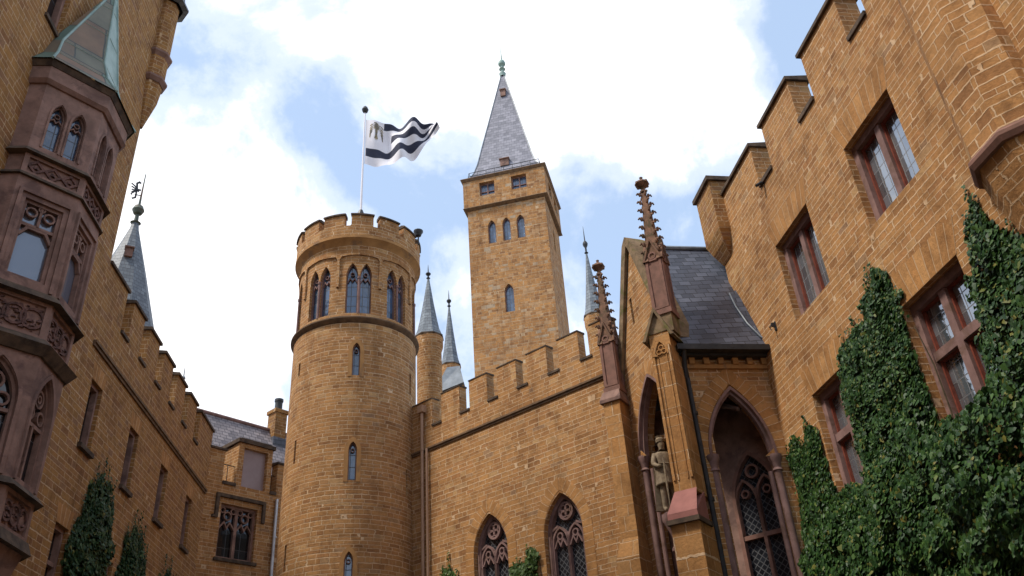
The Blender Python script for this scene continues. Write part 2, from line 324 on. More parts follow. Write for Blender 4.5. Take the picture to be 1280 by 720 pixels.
        if not closed:
            for i in (0, k-1): s.face([fr(L[i].x, n0, L[i].y), fr(R[i].x, n0, R[i].y), fr(R[i].x, n1, R[i].y), fr(L[i].x, n1, L[i].y)], mi=mi)
    def build(s, name, mats, parent=None, smooth=True, merge=True):
        mats = mats if isinstance(mats, (list, tuple)) else [mats]
        c = sum(s.v, Vector())/max(1, len(s.v)) if parent is not None else Vector((0, 0, 0))
        if parent is None:
            xs = [p.x for p in s.v]; ys = [p.y for p in s.v]; c = Vector(((min(xs)+max(xs))/2, (min(ys)+max(ys))/2, min(p.z for p in s.v)))
        me = bpy.data.meshes.new(name); me.from_pydata([tuple(p-c) for p in s.v], [], s.f)
        uvl = me.uv_layers.new(name='UVMap'); uvl.data.foreach_set('uv', [x for p in s.uv for x in p])
        me.polygons.foreach_set('material_index', s.mi)
        for q in mats: me.materials.append(q)
        if merge:
            bm = bmesh.new(); bm.from_mesh(me); bmesh.ops.remove_doubles(bm, verts=bm.verts, dist=2e-4)
            bmesh.ops.dissolve_degenerate(bm, edges=bm.edges, dist=1e-5); bm.to_mesh(me); bm.free()
        if smooth:
            me.polygons.foreach_set('use_smooth', [True]*len(me.polygons)); me.set_sharp_from_angle(angle=radians(32))
        me.update()
        o = bpy.data.objects.new(name, me); COL.objects.link(o)
        if parent is not None:
            o.parent = parent; base = Vector((0, 0, 0)); q = parent
            while q is not None: base = base+q.location; q = q.parent
            o.location = c-base
        else: o.location = c
        return o
def thing(name, label, cat, loc, group=None):
    o = bpy.data.objects.new(name, None); COL.objects.link(o); o.location = loc; o.empty_display_size = .3
    o['label'] = label; o['category'] = cat
    if group: o['group'] = group
    return o
def tag(o, label, cat, group=None):
    o['label'] = label; o['category'] = cat
    if group: o['group'] = group
    return o
def az(a): a = radians(a); return Vector((sin(a), cos(a), 0))
def frame(P0, dirv, nrm):
    P0 = Vector((P0[0], P0[1], 0))
    return lambda t, n, z: P0+dirv*t+nrm*n+Vector((0, 0, z))
def cylframe(C, r):
    return lambda t, n, z: Vector((C[0]+(r+n)*sin(t/r), C[1]-(r+n)*cos(t/r), z))
def rect(t0, t1, z0, z1): return [(t0, z0), (t1, z0), (t1, z1), (t0, z1)]
def arc_pts(tc, hw, zs, za, k=7):
    h = za-zs; R = (hw*hw+h*h)/(2*hw); am = math.asin(min(1, h/R))
    rt = [(tc+hw-R+R*cos(am*i/k), zs+R*sin(am*i/k)) for i in range(k+1)]
    return rt+[(2*tc-x, z) for x, z in reversed(rt[:-1])]
def pointed(tc, hw, zb, zs, za, k=7): return [(tc-hw, zb), (tc+hw, zb)]+arc_pts(tc, hw, zs, za, k)
def circ(tc, zc, r, k=16, a0=0.): return [(tc+r*cos(a0+2*pi*i/k), zc+r*sin(a0+2*pi*i/k)) for i in range(k)]
def inset(poly, d):
    m_ = MB(); k = len(poly); out = []
    P = [Vector(p) for p in poly]
    for i in range(k):
        d0 = (P[i]-P[i-1]).normalized(); d1 = (P[(i+1) % k]-P[i]).normalized()
        n0 = Vector((-d0.y, d0.x)); n1 = Vector((-d1.y, d1.x)); mm = (n0+n1).normalized(); out.append(tuple(P[i]+mm*d/max(.4, mm.dot(n0))))
    return out
def pane_mb(fr, poly, n): m_ = MB(); m_.panel(fr, poly, thick=.02, n0=n); return m_
def window(parent, fr, poly, n=-.24, fw=.10, mats=('mauve', 'glass_lead'), bars=(), name='window', fd=.12, sill=None, casement=None, grp=None):
    """poly counter-clockwise; bars = list of (polyline, width)"""
    b = MB(); b.band(fr, poly, fw, n-.02, n+fd, closed=True, off=fw/2-.004)
    for pts, wd, *cl in bars: b.band(fr, pts, wd, n-.02, n+fd*.8, closed=bool(cl and cl[0]))
    o = b.build(name, M[mats[0]], parent)
    pane_mb(fr, poly, n-.025).build('pane', M[mats[1]], o)
    if casement:
        c = MB()
        for r in casement: c.band(fr, rect(*r), .034, n-.022, n+.045, closed=True, off=.017)
        c.build('casement', M['timber'], o)
    if sill:
        c = MB(); c.box(fr, *sill); c.build('sill', M['coping'], o)
    return o
def coping(parent, fr, t0, t1, n0, n1, z, h=.13, ov=.05, mt='coping', rise=.08):
    b = MB(); a, c = t0-ov, t1+ov; f, g = n1+ov, n0-ov; mid = (n0+n1)/2
    lo = [fr(a, g, z), fr(c, g, z), fr(c, f, z), fr(a, f, z)]; hi = [fr(a, g, z+h), fr(c, g, z+h), fr(c, f, z+h*.55), fr(a, f, z+h*.55)]
    b.prism(lo, hi); return b.build('coping', M[mt], parent)

# ------------------------------------------------------------------ ground
g = MB(); g.face([(-900, -900, 0), (900, -900, 0), (900, 900, 0), (-900, 900, 0)]); go = g.build('ground', M['gravel']); go['kind'] = 'structure'

dR, dL, dC, dB = az(-9.8), az(-6.2), az(-50), az(40)
nR = az(-99.8); nL = az(83.8); nC = az(-140); nB = az(130)
PR = -nR*9; PL = -nL*8.5; PC = Vector((2.5, 22, 0)); PB = Vector((-11.805, 29.96, 0))
RF, LF, CF, BF = frame(PR, dR, nR), frame(PL, dL, nL), frame(PC, dC, nC), frame(PB, dB, nB)
# ------------------------------------------------------------------ right building
def voussoirs(fr, t0, t1, z, h, fl=.22, n=.006):
    b = MB(); K = 10
    for i in range(K):
        a, c = i/K, (i+1)/K; bt = lambda q: t0+(t1-t0)*q; tp = lambda q: t0-fl+(t1-t0+2*fl)*q; L = t1-t0
        b.face([fr(bt(a), n, z), fr(bt(c), n, z), fr(tp(c), n, z+h), fr(tp(a), n, z+h)], uv=[(.1, a*L), (.1, c*L), (.1+h, c*L), (.1+h, a*L)])
    b.face([fr(t0-fl, n, z+h), fr(t1+fl, n, z+h), fr(t1+fl, -.02, z+h), fr(t0-fl, -.02, z+h)])
    b.face([fr(t0, n, z), fr(t0-fl, n, z+h), fr(t0-fl, -.02, z+h), fr(t0, -.02, z)]); b.face([fr(t1, n, z), fr(t1+fl, n, z+h), fr(t1+fl, -.02, z+h), fr(t1, -.02, z)])
    return b
RB = thing('stone_building', 'sandstone building with stepped battlements, mullioned windows and dark ivy climbing its lower wall', 'building', RF(6, -4, 0))
gaps = [(14.55, 15.3), (12.25, 13.0), (9.95, 10.65), (5.4, 6.1), (3.1, 3.8)]
top = 15.5; sillz = 14.2
out = [(-30, 0), (18.1, 0), (18.1, top)]  # wall run lengthened out of view behind the camera to limit sky fill
for a, c in gaps: out += [(c, top), (c, sillz), (a, sillz), (a, top)]
out += [(-30, top)]
W = {'W1': (10.2, 11.9, 10.55, 12.48), 'W2': (13.68, 15.35, 10.47, 12.49), 'W3': (10.15, 11.85, 6.35, 8.77), 'W4': (13.9, 15.52, 6.4, 8.75)}
wl = MB(); wl.panel(RF, out, [rect(*W[k]) for k in W], .5, grid=(1.5, 1.5)); 
EF = frame(RF(18.1, 0, 0), -nR, dR)
wl.panel(EF, [(0.5, 0), (10, 0), (10, top), (.5, top)], (), .5)
wl.build('wall', M['ashlar'], RB)
rf = MB(); rf.box(RF, -6, 17.6, -9, -.5, 13.3, 13.6); rf.build('roof', M['lead'], RB)  # unseen flat slab added to block light from above
mts = [(15.3, 18.1), (13.0, 14.55), (10.65, 12.25), (6.1, 9.95), (3.8, 5.4), (-30, 3.1)]
for a, c in mts: coping(RB, RF, a, c, -.5, 0, top, .16, .07)
for a, c in gaps:
    b = MB(); b.box(RF, a+.003, c-.003, -.55, .05, sillz, sillz+.10); b.build('crenel_sill', M['coping'], RB)
for k, (t0, t1, z0, z1) in W.items():
    voussoirs(RF, t0-.02, t1+.02, z1, .62).build('lintel', M['voussoir'], RB)
    mid = (t0+t1)/2
    fr_ = rect(t0, t1, z0, z1)
    if k in ('W1', 'W2'):
        window(RB, RF, fr_, -.30, .15, ('mauve', 'glass_lead'), [([(mid, z0+.15), (mid, z1-.15)], .16)], fd=.14,
               casement=[(t0+.15, mid-.08, z0+.15, z1-.15), (mid+.08, t1-.15, z0+.15, z1-.15)])
    else:
        tz = z0+(z1-z0)*.56
        window(RB, RF, fr_, -.30, .15, ('mauve', 'glass_lead'), [([(mid, z0+.15), (mid, z1-.15)], .17), ([(t0+.15, tz), (mid-.085, tz)], .16), ([(mid+.085, tz), (t1-.15, tz)], .16)], fd=.14,
               casement=[(t0+.15, mid-.085, z0+.15, tz-.08), (mid+.085, t1-.15, z0+.15, tz-.08), (t0+.15, mid-.085, tz+.08, z1-.15), (mid+.085, t1-.15, tz+.08, z1-.15)])
# half-octagon pier with a hood moulding and corbelled foot
def octo(fr, tc, w, d, z): return [fr(tc-w, -.05, z), fr(tc-w, d*.38, z), fr(tc-w*.45, d, z), fr(tc+w*.45, d, z), fr(tc+w, d*.38, z), fr(tc+w, -.05, z)]
pr = MB(); tc_ = 8.24
pr.prism(octo(RF, tc_, .70, .52, 9.30), octo(RF, tc_, .70, .52, 21)); 
zz = [(9.16, .68, .49), (8.8, .64, .40), (8.3, .52, .25), (7.6, .4, .06)]
for (z1, w1, d1), (z0, w0, d0) in zip(zz[:-1], zz[1:]): pr.prism(octo(RF, tc_, w0, d0, z0), octo(RF, tc_, w1, d1, z1), cap=False)
po = pr.build('pier', M['ashlar_pier'], RB)
hm = MB(); hm.prism(octo(RF, tc_, .73, .56, 9.16), octo(RF, tc_, .77, .60, 9.24)); hm.prism(octo(RF, tc_, .77, .60, 9.24), octo(RF, tc_, .77, .60, 9.30)); hm.prism(octo(RF, tc_, .77, .60, 9.30), octo(RF, tc_, .71, .53, 9.38)); hm.build('moulding', M['mauve_rich'], po)
tu = MB()
def bx4(z, t0, t1, n0, n1): return [RF(t0, n0, z), RF(t1, n0, z), RF(t1, n1, z), RF(t0, n1, z)]
ct = [(13.75, 17.6, 18.12, .02), (14.1, 17.4, 18.2, .22), (14.45, 17.28, 18.32, .32), (16.0, 17.28, 18.32, .32)]
for (z0, a, c, n), (z1, a1, c1, n1) in zip(ct[:-1], ct[1:]): tu.prism(bx4(z0, a, c, -.5, n), bx4(z1, a1, c1, -.5, n1))
to = tu.build('corner_turret', M['ashlar_left'], RB); cp = MB(); cp.prism(bx4(16.0, 17.2, 18.4, -.58, .40), bx4(16.13, 17.2, 18.4, -.58, .40)); cp.build('cap', M['coping'], to)
sp = MB(); sp.tube([RF(15.1, -.1, 14.22), RF(15.1, .10, 14.18), RF(15.1, .22, 14.10)], .04, 8); sp.build('water_spout', M['iron'], RB)
bk = MB(); bk.box(RF, 16.26, 16.30, 0, .10, 10.85, 10.95); bk.tube([RF(16.28, .10, 10.9), RF(16.28, .15, 10.84), RF(16.28, .13, 10.76)], .018, 6); bk.box(RF, 16.23, 16.33, .0, .02, 10.76, 10.98)
tag(bk.build('wall_bracket', M['iron']), 'small black iron bracket fixed to the sandstone wall beside the porch roof', 'bracket')

# ------------------------------------------------------------------ left tall building with oriel
LB = thing('palace_block', 'tall shaded sandstone block carrying the mauve oriel at left', 'building', LF(4, -5, 0))
o_t = 15.13
wl = MB(); wl.panel(LF, rect(-30, 19.3, 0, 26), [rect(13.45, 14.2, 17.35, 19.2)], .5, grid=(2, 2))  # front wall also lengthened unseen behind the camera, cutting sky light
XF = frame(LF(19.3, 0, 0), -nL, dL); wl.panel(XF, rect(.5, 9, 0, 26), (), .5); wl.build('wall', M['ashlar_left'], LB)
window(LB, LF, rect(13.45, 14.2, 17.35, 19.2), -.25, .1, ('mauve_dark', 'glass_dark'), sill=(13.4, 14.25, -.4, .06, 17.25, 17.35))
def orl(e, z, n0=-.05):   # outline of the oriel in plan, grown by e
    s2 = e*.41
    return [LF(13.68-e, n0, z), LF(13.68-e, .35+s2, z), LF(14.55-s2, 1.2+e, z), LF(15.71+s2, 1.2+e, z), LF(16.58+e, .35+s2, z), LF(16.58+e, n0, z)]
def oside(i):             # wall frame of one oriel side: 1 canted near, 2 front, 3 canted far
    p = [LF(13.68, .35, 0), LF(14.55, 1.2, 0), LF(15.71, 1.2, 0), LF(16.58, .35, 0)]; a, c = p[i-1], p[i]
    d = (c-a).normalized(); n = Vector((d.y, -d.x, 0)); 
    if n.dot(nL) < 0: n = -n
    return frame(a, d, n), (c-a).length
ob = MB()
def ring(z0, z1, e0, e1=None): ob.prism(orl(e0, z0), orl(e0 if e1 is None else e1, z1))
sides = [oside(i) for i in (1, 2, 3)]
low = lambda L: [pointed(L/2, L*.34, 7.12, 8.35, 9.12)]
midw = lambda L: [rect(L/2-.37, L/2+.37, 10.78, 12.52)]
upw = lambda L: [pointed(L/2-.21, .145, 13.82, 14.72, 15.05), pointed(L/2+.21, .145, 13.82, 14.72, 15.05)]
for fr, L in sides:
    ob.panel(fr, rect(0, L, 7.02, 9.32), low(L), .22); ob.panel(fr, rect(0, L, 10.6, 12.98), midw(L), .22); ob.panel(fr, rect(0, L, 13.68, 15.42), upw(L), .22)
    for z0, z1 in ((9.66, 10.42), (13.06, 13.54), (6.2, 6.88)):
        ob.panel(fr, rect(0, L, z0, z1), [rect(.1, L-.1, z0+.07, z1-.07)], .07)
    # blind arch mouldings, hood over the middle window
    for pts in ([(L/2-.5, 10.62), (L/2-.5, 12.66), (L/2+.5, 12.66), (L/2+.5, 10.62)],): ob.band(fr, pts, .07, 0, .05)
    ob.band(fr, [(L/2-L*.37, 7.05), (L/2-L*.37, 8.35)]+list(reversed(arc_pts(L/2, L*.37, 8.35, 9.18)))+[(L/2+L*.37, 7.05)] if False else [(L/2+L*.37, 7.05)]+arc_pts(L/2, L*.37, 8.35, 9.19)+[(L/2-L*.37, 7.05)], .07, 0, .04)
    for c_ in (-.21, .21): ob.band(fr, [(L/2+c_+.175, 13.8)]+arc_pts(L/2+c_, .175, 14.72, 15.1)+[(L/2+c_-.175, 13.8)], .04, 0, .025)
# inner core behind the panels, returns
for z0, z1 in ((7.02, 9.32), (10.6, 12.98), (13.68, 15.42)):
    for t in (13.68, 16.56): ob.box(LF, t, t+.02, 0, .35, z0, z1)
for z0, z1 in ((9.66, 10.42), (13.06, 13.54), (6.2, 6.88)): ob.prism(orl(-.06, z0), orl(-.06, z1))
ob.prism(orl(.05, 15.42), orl(.12, 15.5)); ob.prism(orl(.10, 15.5), orl(.10, 15.86))
ob.prism(orl(-.25, 5.2), orl(.0, 5.98)); ob.prism(orl(-.7, 4.4), orl(-.25, 5.2))
oo = ob.build('oriel', M['mauve_dark'], LB)
for z0, z1, e0, e1 in ((5.98, 6.2, .12, .04), (6.88, 7.02, .14, .03), (9.32, 9.5, .05, .2), (9.5, 9.66, .2, .04), (10.42, 10.6, .16, .03), (12.98, 13.06, .07, .03), (13.54, 13.68, .12, .02), (15.86, 15.98, .12, .2)): 
    lg = MB(); lg.prism(orl(e0, z0), orl(e1, z1)); lg.build('ledge', M['coping'], oo)
rnd = random.Random(3)
for si, (fr, L) in enumerate(sides):
    for z0, z1 in ((9.66, 10.42), (13.06, 13.54), (6.2, 6.88)):   # carved reliefs
        c = MB(); zc = (z0+z1)/2; hh = (z1-z0)/2-.1
        if z0 < 13:
            for k in range(3):
                tcx = L*(.24+.26*k); c.band(fr, circ(tcx, zc, hh*.72, 12), .045, -.075, -.02, closed=True)
            for k in range(46):
                t, z = rnd.uniform(.12, L-.12), rnd.uniform(z0+.09, z1-.09); r = rnd.uniform(.025, .07); c.lathe(fr(t, -.07, 0), [(r, z-r*.6), (r*.7, z+r*.2), (0, z+r*.6)], 6)
        else:
            for k in range(3): 
                tcx = L*(.22+.28*k); c.band(fr, [(tcx-.15, zc), (tcx, zc+hh), (tcx+.15, zc), (tcx, zc-hh)], .05, -.075, -.02, closed=True); c.lathe(fr(tcx, -.06, 0), [(.06, zc-.05), (.04, zc+.03), (0, zc+.06)], 6)
        c.build('carved_relief', M['carved'], oo)
    for poly in upw(L):
        cx = (poly[0][0]+poly[1][0])/2
        wo_ = window(oo, fr, poly, -.13, .028, ('mauve_dark', 'glass_tower'), [(circ(cx, 14.80, .055, 10), .02, True), ([(cx-.14, 14.62), (cx-.05, 14.70), (cx, 14.63), (cx+.05, 14.70), (cx+.14, 14.62)], .028)], fd=.05, name='lancet_window')
    a, c2 = L/2-.37, L/2+.37
    window(oo, fr, midw(L)[0], -.14, .07, ('mauve_dark', 'glass_plain'), [([(a, 11.98), (c2, 11.98)], .07), ([(L/2, 11.98), (L/2, 12.5)], .05),
        (circ(L/2-.17, 12.29, .10, 10), .035, True), (circ(L/2+.17, 12.29, .10, 10), .035, True), (circ(L/2, 12.43, .06, 8), .03, True), ([(a+.06, 11.72), (a+.2, 11.93), (c2-.2, 11.93), (c2-.06, 11.72)], .06)], fd=.08, name='traceried_window')
    P = low(L)[0]; hw = L*.34
    window(oo, fr, P, -.16, .06, ('mauve_dark', 'glass_dark'), [([(L/2-hw, 8.2), (L/2+hw, 8.2)], .07), (circ(L/2, 8.72, .16, 12), .045, True), (circ(L/2-.2, 8.4, .12, 10), .04, True), (circ(L/2+.2, 8.4, .12, 10), .04, True), ([(L/2, 7.1), (L/2, 8.2)], .06), (circ(L/2, 8.72, .07, 8), .03, True)], fd=.09, name='arched_window')
# flared copper spire of the oriel
ap = LF(15.2, .45, 20.35); rfm = MB()
prof = [(15.98, .24), (16.10, .16), (16.5, -.10), (17.1, -.30)]
def oc2(e, z): return orl(e, z)
def lerp_o(q, z): return [p.lerp(Vector((ap.x, ap.y, z)), q) for p in orl(-.30, z)]
R_ = [orl(e, z) for z, e in prof]+[lerp_o((z-17.1)/3.25, z) for z in (18.2, 19.3, 20.32)]
for i in range(len(R_)-1):
    for k in range(5): rfm.face([R_[i][k], R_[i][k+1], R_[i+1][k+1], R_[i+1][k]], mi=1 if (k == 2) else 0)
ro = rfm.build('roof', [M['copper_panel'], M['copper_pale']], oo)
se = MB()
for k in range(1, 5): se.tube([r[k] for r in R_], .03, 6)
for i in (2, 3, 4, 5):
    for k in range(1, 4): se.tube([R_[i][k], R_[i][k+1]], .012, 4)
se.build('roof_seam', M['copper_pale'], oo)
# corner tourelle on the end of the block
tq = LF(19.3, 0, 0); t8 = MB()
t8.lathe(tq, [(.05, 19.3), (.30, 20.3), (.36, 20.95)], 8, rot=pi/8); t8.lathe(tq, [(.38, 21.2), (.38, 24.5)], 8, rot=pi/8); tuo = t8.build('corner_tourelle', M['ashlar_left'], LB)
for z in (20.95, 22.0):
    mo = MB(); mo.lathe(tq, [(.38, z), (.48, z+.12), (.48, z+.2), (.38, z+.27)], 8, rot=pi/8)
    mo.build('moulding', M['mauve_dark'], tuo)
cr = MB(); cr.lathe(tq, [(.5, 24.45), (.66, 24.5), (.66, 24.58), (.5, 24.9), (.05, 28.5), (0, 28.5)], 8, rot=pi/8); cr.build('cone_roof', M['slate_mid'], tuo)

# ------------------------------------------------------------------ left lower wing
LW = thing('crenellated_wing', 'long shaded sandstone wing with close-set battlements running back from the oriel block', 'building', LF(25, -3, 0))
top = 14.55; sz = 13.28
mer = [(19.75+1.555*k, 20.80+1.555*k) for k in range(-0, 7)]
mer = [(19.3, 20.8)]+[(21.40+1.555*k, 22.38+1.555*k) for k in range(6)]
mer[-1] = (mer[-1][0], 31.06)
out = [(19.303, 0), (31.06, 0)]
for i in range(len(mer)-1, -1, -1):
    a, c = mer[i]; a = max(a, 19.303); out += [(c, top), (a, top)]
    if i: out += [(a, sz), (mer[i-1][1], sz)]
lw = [(19.72+3.03*k, 20.47+3.03*k, 9.7, 11.4) for k in range(4)]+[(19.45, 20.2, 5.6, 7.75), (22.6, 23.3, 5.6, 7.75), (25.6, 26.3, 5.6, 7.75)]
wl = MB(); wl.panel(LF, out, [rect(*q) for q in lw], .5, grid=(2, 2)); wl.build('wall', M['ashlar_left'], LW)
for a, c in mer: coping(LW, LF, max(a, 19.36), c, -.5, 0, top, .15, .06)
for i in range(len(mer)-1):
    b = MB(); b.box(LF, mer[i][1]+.003, mer[i+1][0]-.003, -.55, .06, sz, sz+.09); b.build('crenel_sill', M['coping'], LW)
b = MB(); b.box(LF, 19.31, 31.0, -.05, .09, 12.2, 12.27); b.box(LF, 19.31, 31.0, -.05, .05, 12.12, 12.198); b.build('string_course', M['trim'], LW)
for q in lw:
    t0, t1, z0, z1 = q; mid = (t0+t1)/2
    window(LW, LF, rect(*q), -.22, .10, ('mauve_dark', 'glass_dark'), [([(t0+.1, z0+(z1-z0)*.62), (t1-.1, z0+(z1-z0)*.62)], .09)] if z0 < 7 else [], sill=(t0-.06, t1+.06, -.4, .10, z0-.11, z0))
    voussoirs(LF, t0, t1, z1, .42, .12).build('lintel', M['voussoir'], LW)
rf = MB(); rf.box(LF, 19.9, 31, -5, -.5, 12.6, 12.8); rf.build('roof', M['lead'], LW)

# ------------------------------------------------------------------ back building with dormer
BK = thing('dormer_house', 'small sandstone house front with a boarded dormer between battlements and a violet slate roof', 'house', BF(2, -2, 0))
top = 13.95; sz = 12.66
out = [(-.3, 0), (7.5, 0), (7.5, top), (2.98, top), (2.98, sz), (2.7, sz), (2.7, 14.45), (1.18, 14.45), (1.18, sz), (.62, sz), (.62, top), (-.3, top)]
hw_ = rect(.70, 2.25, 9.95, 11.95); dp = rect(1.42, 2.48, 12.72, 14.28)
wl = MB(); wl.panel(BF, out, [hw_, dp], .4, grid=(1.5, 1.5)); wl.box(BF, 1.18, 2.7, -1.9, -.4, 12.4, 14.4); wl.build('wall', M['ashlar'], BK)
for a, c, z in ((-.3, .62, top), (2.98, 7.5, top)): coping(BK, BF, a, c, -.4, 0, z, .14, .06)
b = MB(); b.box(BF, 1.10, 2.78, -1.95, .08, 14.452, 14.60); b.box(BF, 1.24, 2.64, -1.8, .0, 14.6, 14.66); b.build('coping', M['coping'], BK)
for a, c in ((.62, 1.18), (2.7, 2.98)): b = MB(); b.box(BF, a+.003, c-.003, -.45, .06, sz, sz+.12); b.build('crenel_sill', M['coping'], BK)
b = MB(); b.panel(BF, dp, (), .03, n0=-.16); b.build('dormer_panel', M['panel'], BK)
b = MB()
for a, c in ((.6, 1.2), (2.68, 3.0)):
    b.tube([BF(a, -.2, 13.5), BF(c, -.2, 13.5)], .018, 6); b.tube([BF((a+c)/2, -.2, 12.76), BF((a+c)/2, -.2, 13.5)], .014, 6)
b.build('railing', M['iron'], BK)
q3 = lambda c: [([(c-.33, 11.05), (c-.12, 11.32), (c, 11.1), (c+.12, 11.32), (c+.33, 11.05)], .05), (circ(c, 11.55, .15, 12), .05, True), (circ(c-.22, 11.75, .1, 8), .04, True), (circ(c+.22, 11.75, .1, 8), .04, True)]
window(BK, BF, hw_, -.25, .10, ('mauve_dark', 'glass_dark'), [([(1.475, 10.05), (1.475, 11.85)], .12)]+q3(1.11)+q3(1.84), sill=(.62, 2.36, -.35, .1, 9.84, 9.95), name='twin_light_window')
b = MB(); b.band(BF, [(.50, 11.45), (.50, 12.22), (2.48, 12.22), (2.48, 11.45)], .12, 0, .11); b.box(BF, .34, .56, 0, .11, 11.36, 11.45); b.build('hood_mould', M['coping'], BK)
b = MB(); b.face([BF(-2.5, -.7, 12.5), BF(9, -.7, 12.5), BF(9, -3.2, 16.78), BF(-2.5, -3.2, 16.78)]); b.face([BF(-2.5, -5.7, 12.5), BF(9, -5.7, 12.5), BF(9, -3.2, 16.78), BF(-2.5, -3.2, 16.78)])
for s_ in (-2.5, 9): b.face([BF(s_, -.7, 12.5), BF(s_, -5.7, 12.5), BF(s_, -3.2, 16.78)])
rfo = b.build('roof', M['slate_warm'], BK)
b = MB(); b.tube([BF(-2.5, -3.2, 16.8), BF(9, -3.2, 16.8)], .09, 8); b.build('ridge', M['mauve'], rfo)
b = MB(); cx = 4.72; b.box(BF, cx-.30, cx+.30, -3.35, -2.75, 15.4, 17.55); b.box(BF, cx-.36, cx+.36, -3.41, -2.69, 17.55, 17.72); ch = b.build('chimney', M['ashlar_left'], BK)
b = MB(); b.lathe(BF(cx, -3.05, 0), [(.17, 17.72), (.17, 18.2), (.2, 18.2), (.2, 18.32), (0, 18.34)], 14); b.build('chimney_pot', M['iron'], ch)
b = MB(); b.box(BF, cx-.34, cx+.34, -3.39, -2.71, 15.9, 16.35); b.build('flashing', M['slate'], ch)
b = MB(); b.lathe(LF(31.0, -1.4, 0), [(.55, 14.0), (.22, 15.2), (.10, 16.0), (.035, 16.6), (.03, 16.75), (.09, 16.85), (.03, 16.95), (.015, 17.3), (0, 17.4)], 8); 
fs = thing('roof_spirelet', 'tiny lead spirelet peeping over the end of the shaded wing', 'spirelet', LF(31.0, -1.4, 12.8)); b.build('spire', M['lead'], fs)
b = MB(); b.lathe(LF(31.0, -1.4, 0), [(.5, 12.8), (.5, 14.0)], 8); b.build('base', M['ashlar_left'], fs)
dp1 = MB(); dp1.tube([BF(3.02, .07, 12.5), BF(3.06, .07, 6), BF(3.1, .07, 0)], .06, 10)
for z in (11, 8, 5, 2): dp1.tube([BF(3.05, .07, z), BF(3.05, .07, z+.06)], .075, 10)
tag(dp1.build('downpipe', M['zinc']), 'pale grey metal downpipe beside the round tower', 'downpipe')
# ------------------------------------------------------------------ round tower
TC = (-5.977, 27.764); RT = thing('round_tower', 'round sandstone tower with paired lancets under a battlemented top', 'tower', (*TC, 0))
r1 = 2.23; r2 = 2.19; r3 = 2.40; KF = cylframe(TC, r1); DFm = cylframe(TC, r2); PF = cylframe(TC, r3)
d2t = lambda th, r: radians(th)*r
sl = [pointed(d2t(13, r1), .135, z0, z1-.28, z1, 4) for z0, z1 in ((14.37, 15.6), (10.72, 12.0), (7.2, 8.5))]
lp = [rect(d2t(th, r1)-.055, d2t(th, r1)+.055, z0, z1) for th, z0, z1 in ((73, 14.2, 15.0), (67, 10.5, 11.4), (-43, 11.6, 12.4), (-46, 8.2, 9.0), (-46, 14.8, 15.3))]
b = MB(); HL = pi*r1
b.panel(KF, rect(-HL, HL, 0, 16.4), sl+lp, .35, grid=(.28, 1.2), back=False); b.build('shaft', M['ashlar'], RT)
b = MB(); b.lathe(TC, [(r1-.02, 16.42), (r1+.05, 16.47), (r1+.12, 16.55), (r1+.12, 16.60), (r2+.02, 16.70), (r2-.02, 16.70)], 64); b.build('ledge', M['trim'], RT)
prs = [13+40*k for k in range(-2, 3)]
hl = []
for th in prs:
    for s_ in (-1, 1): hl.append(pointed(d2t(th, r2)+s_*.25, .215, 16.82, 18.38, 18.92, 5))
b = MB(); HL = pi*r2; b.panel(DFm, rect(-HL, HL, 16.7, 19.8), hl, .35, grid=(.26, .8), back=False)
for th in prs:
    c = d2t(th, r2); hd = [(c+.78, 17.9), (c+.78, 19.0)]+[(c+.78-.14*i/4, 19.0+.24*sin(pi/2*i/4)) for i in range(1, 5)]+[(c+.4, 19.27), (c, 19.3), (c-.4, 19.27)]+[(c-.78+.14*i/4, 19.0+.24*sin(pi/2*i/4)) for i in range(4, 0, -1)]+[(c-.78, 19.0), (c-.78, 17.9)]
    b.band(DFm, hd, .07, 0, .06)
    pl = []
b.build('drum', M['ashlar'], RT)
for poly in sl:
    o = window(RT, KF, poly, -.16, .035, ('mauve_dark', 'glass_tower'), [(circ((poly[0][0]+poly[1][0])/2, poly[2][1]+.02, .06, 10), .025, True)], fd=.06, name='lancet_window')
    c = (poly[0][0]+poly[1][0])/2; q = MB(); q.band(KF, [(c+.2, poly[0][1]-.05)]+arc_pts(c, .2, poly[2][1], poly[2][1]+.37, 5)+[(c-.2, poly[0][1]-.05)], .13, -.02, .012, uvpath=True); q.build('surround', M['plainstone'], o)
for poly in lp: pane_mb(KF, poly, -.2).build('loophole_shade', M['iron'], RT)  # black plates stand in for the unlit inside of the slits
for poly in hl:
    c = (poly[0][0]+poly[1][0])/2
    window(RT, DFm, poly, -.17, .03, ('mauve', 'glass_tower'), [(circ(c, 18.5, .07, 10), .025, True), ([(c-.18, 18.15), (c-.09, 18.33), (c, 18.2), (c+.09, 18.33), (c+.18, 18.15)], .03)], fd=.06, name='lancet_window')
for th in prs:
    c = d2t(th, r2); b = MB(); b.tube([DFm(c, -.02, 16.8), DFm(c, -.02, 18.25)], .045, 8); b.tube([DFm(c, -.02, 18.25), DFm(c, -.02, 18.34)], .065, 8); b.build('colonnette', M['mauve'], RT)
b = MB(); b.lathe(TC, [(r2-.02, 19.66), (r2+.05, 19.78), (r3+.02, 19.92), (r3+.02, 20.02)], 64); b.build('corbel_ring', M['plainstone'], RT)
b = MB(); HL = pi*r3; nm = 14; pw = 2*HL/nm; o_ = d2t(1.2, r3)
outl = [(-HL, 20.0), (HL, 20.0)]
edges = []
k0 = [o_+pw*k for k in range(-7, 8)]
top_ = []
for kk in k0:
    a, c = kk-.13, kk+.13
    if c <= -HL or a >= HL: continue
    top_ += [(max(a, -HL), 20.93), (max(a, -HL), 20.46), (min(c, HL), 20.46), (min(c, HL), 20.93)]; edges.append((a, c))
outl += list(reversed([(-HL, 20.93)]+top_+[(HL, 20.93)])) if False else [(HL, 20.93)]+list(reversed(top_))+[(-HL, 20.93)]
ol = []
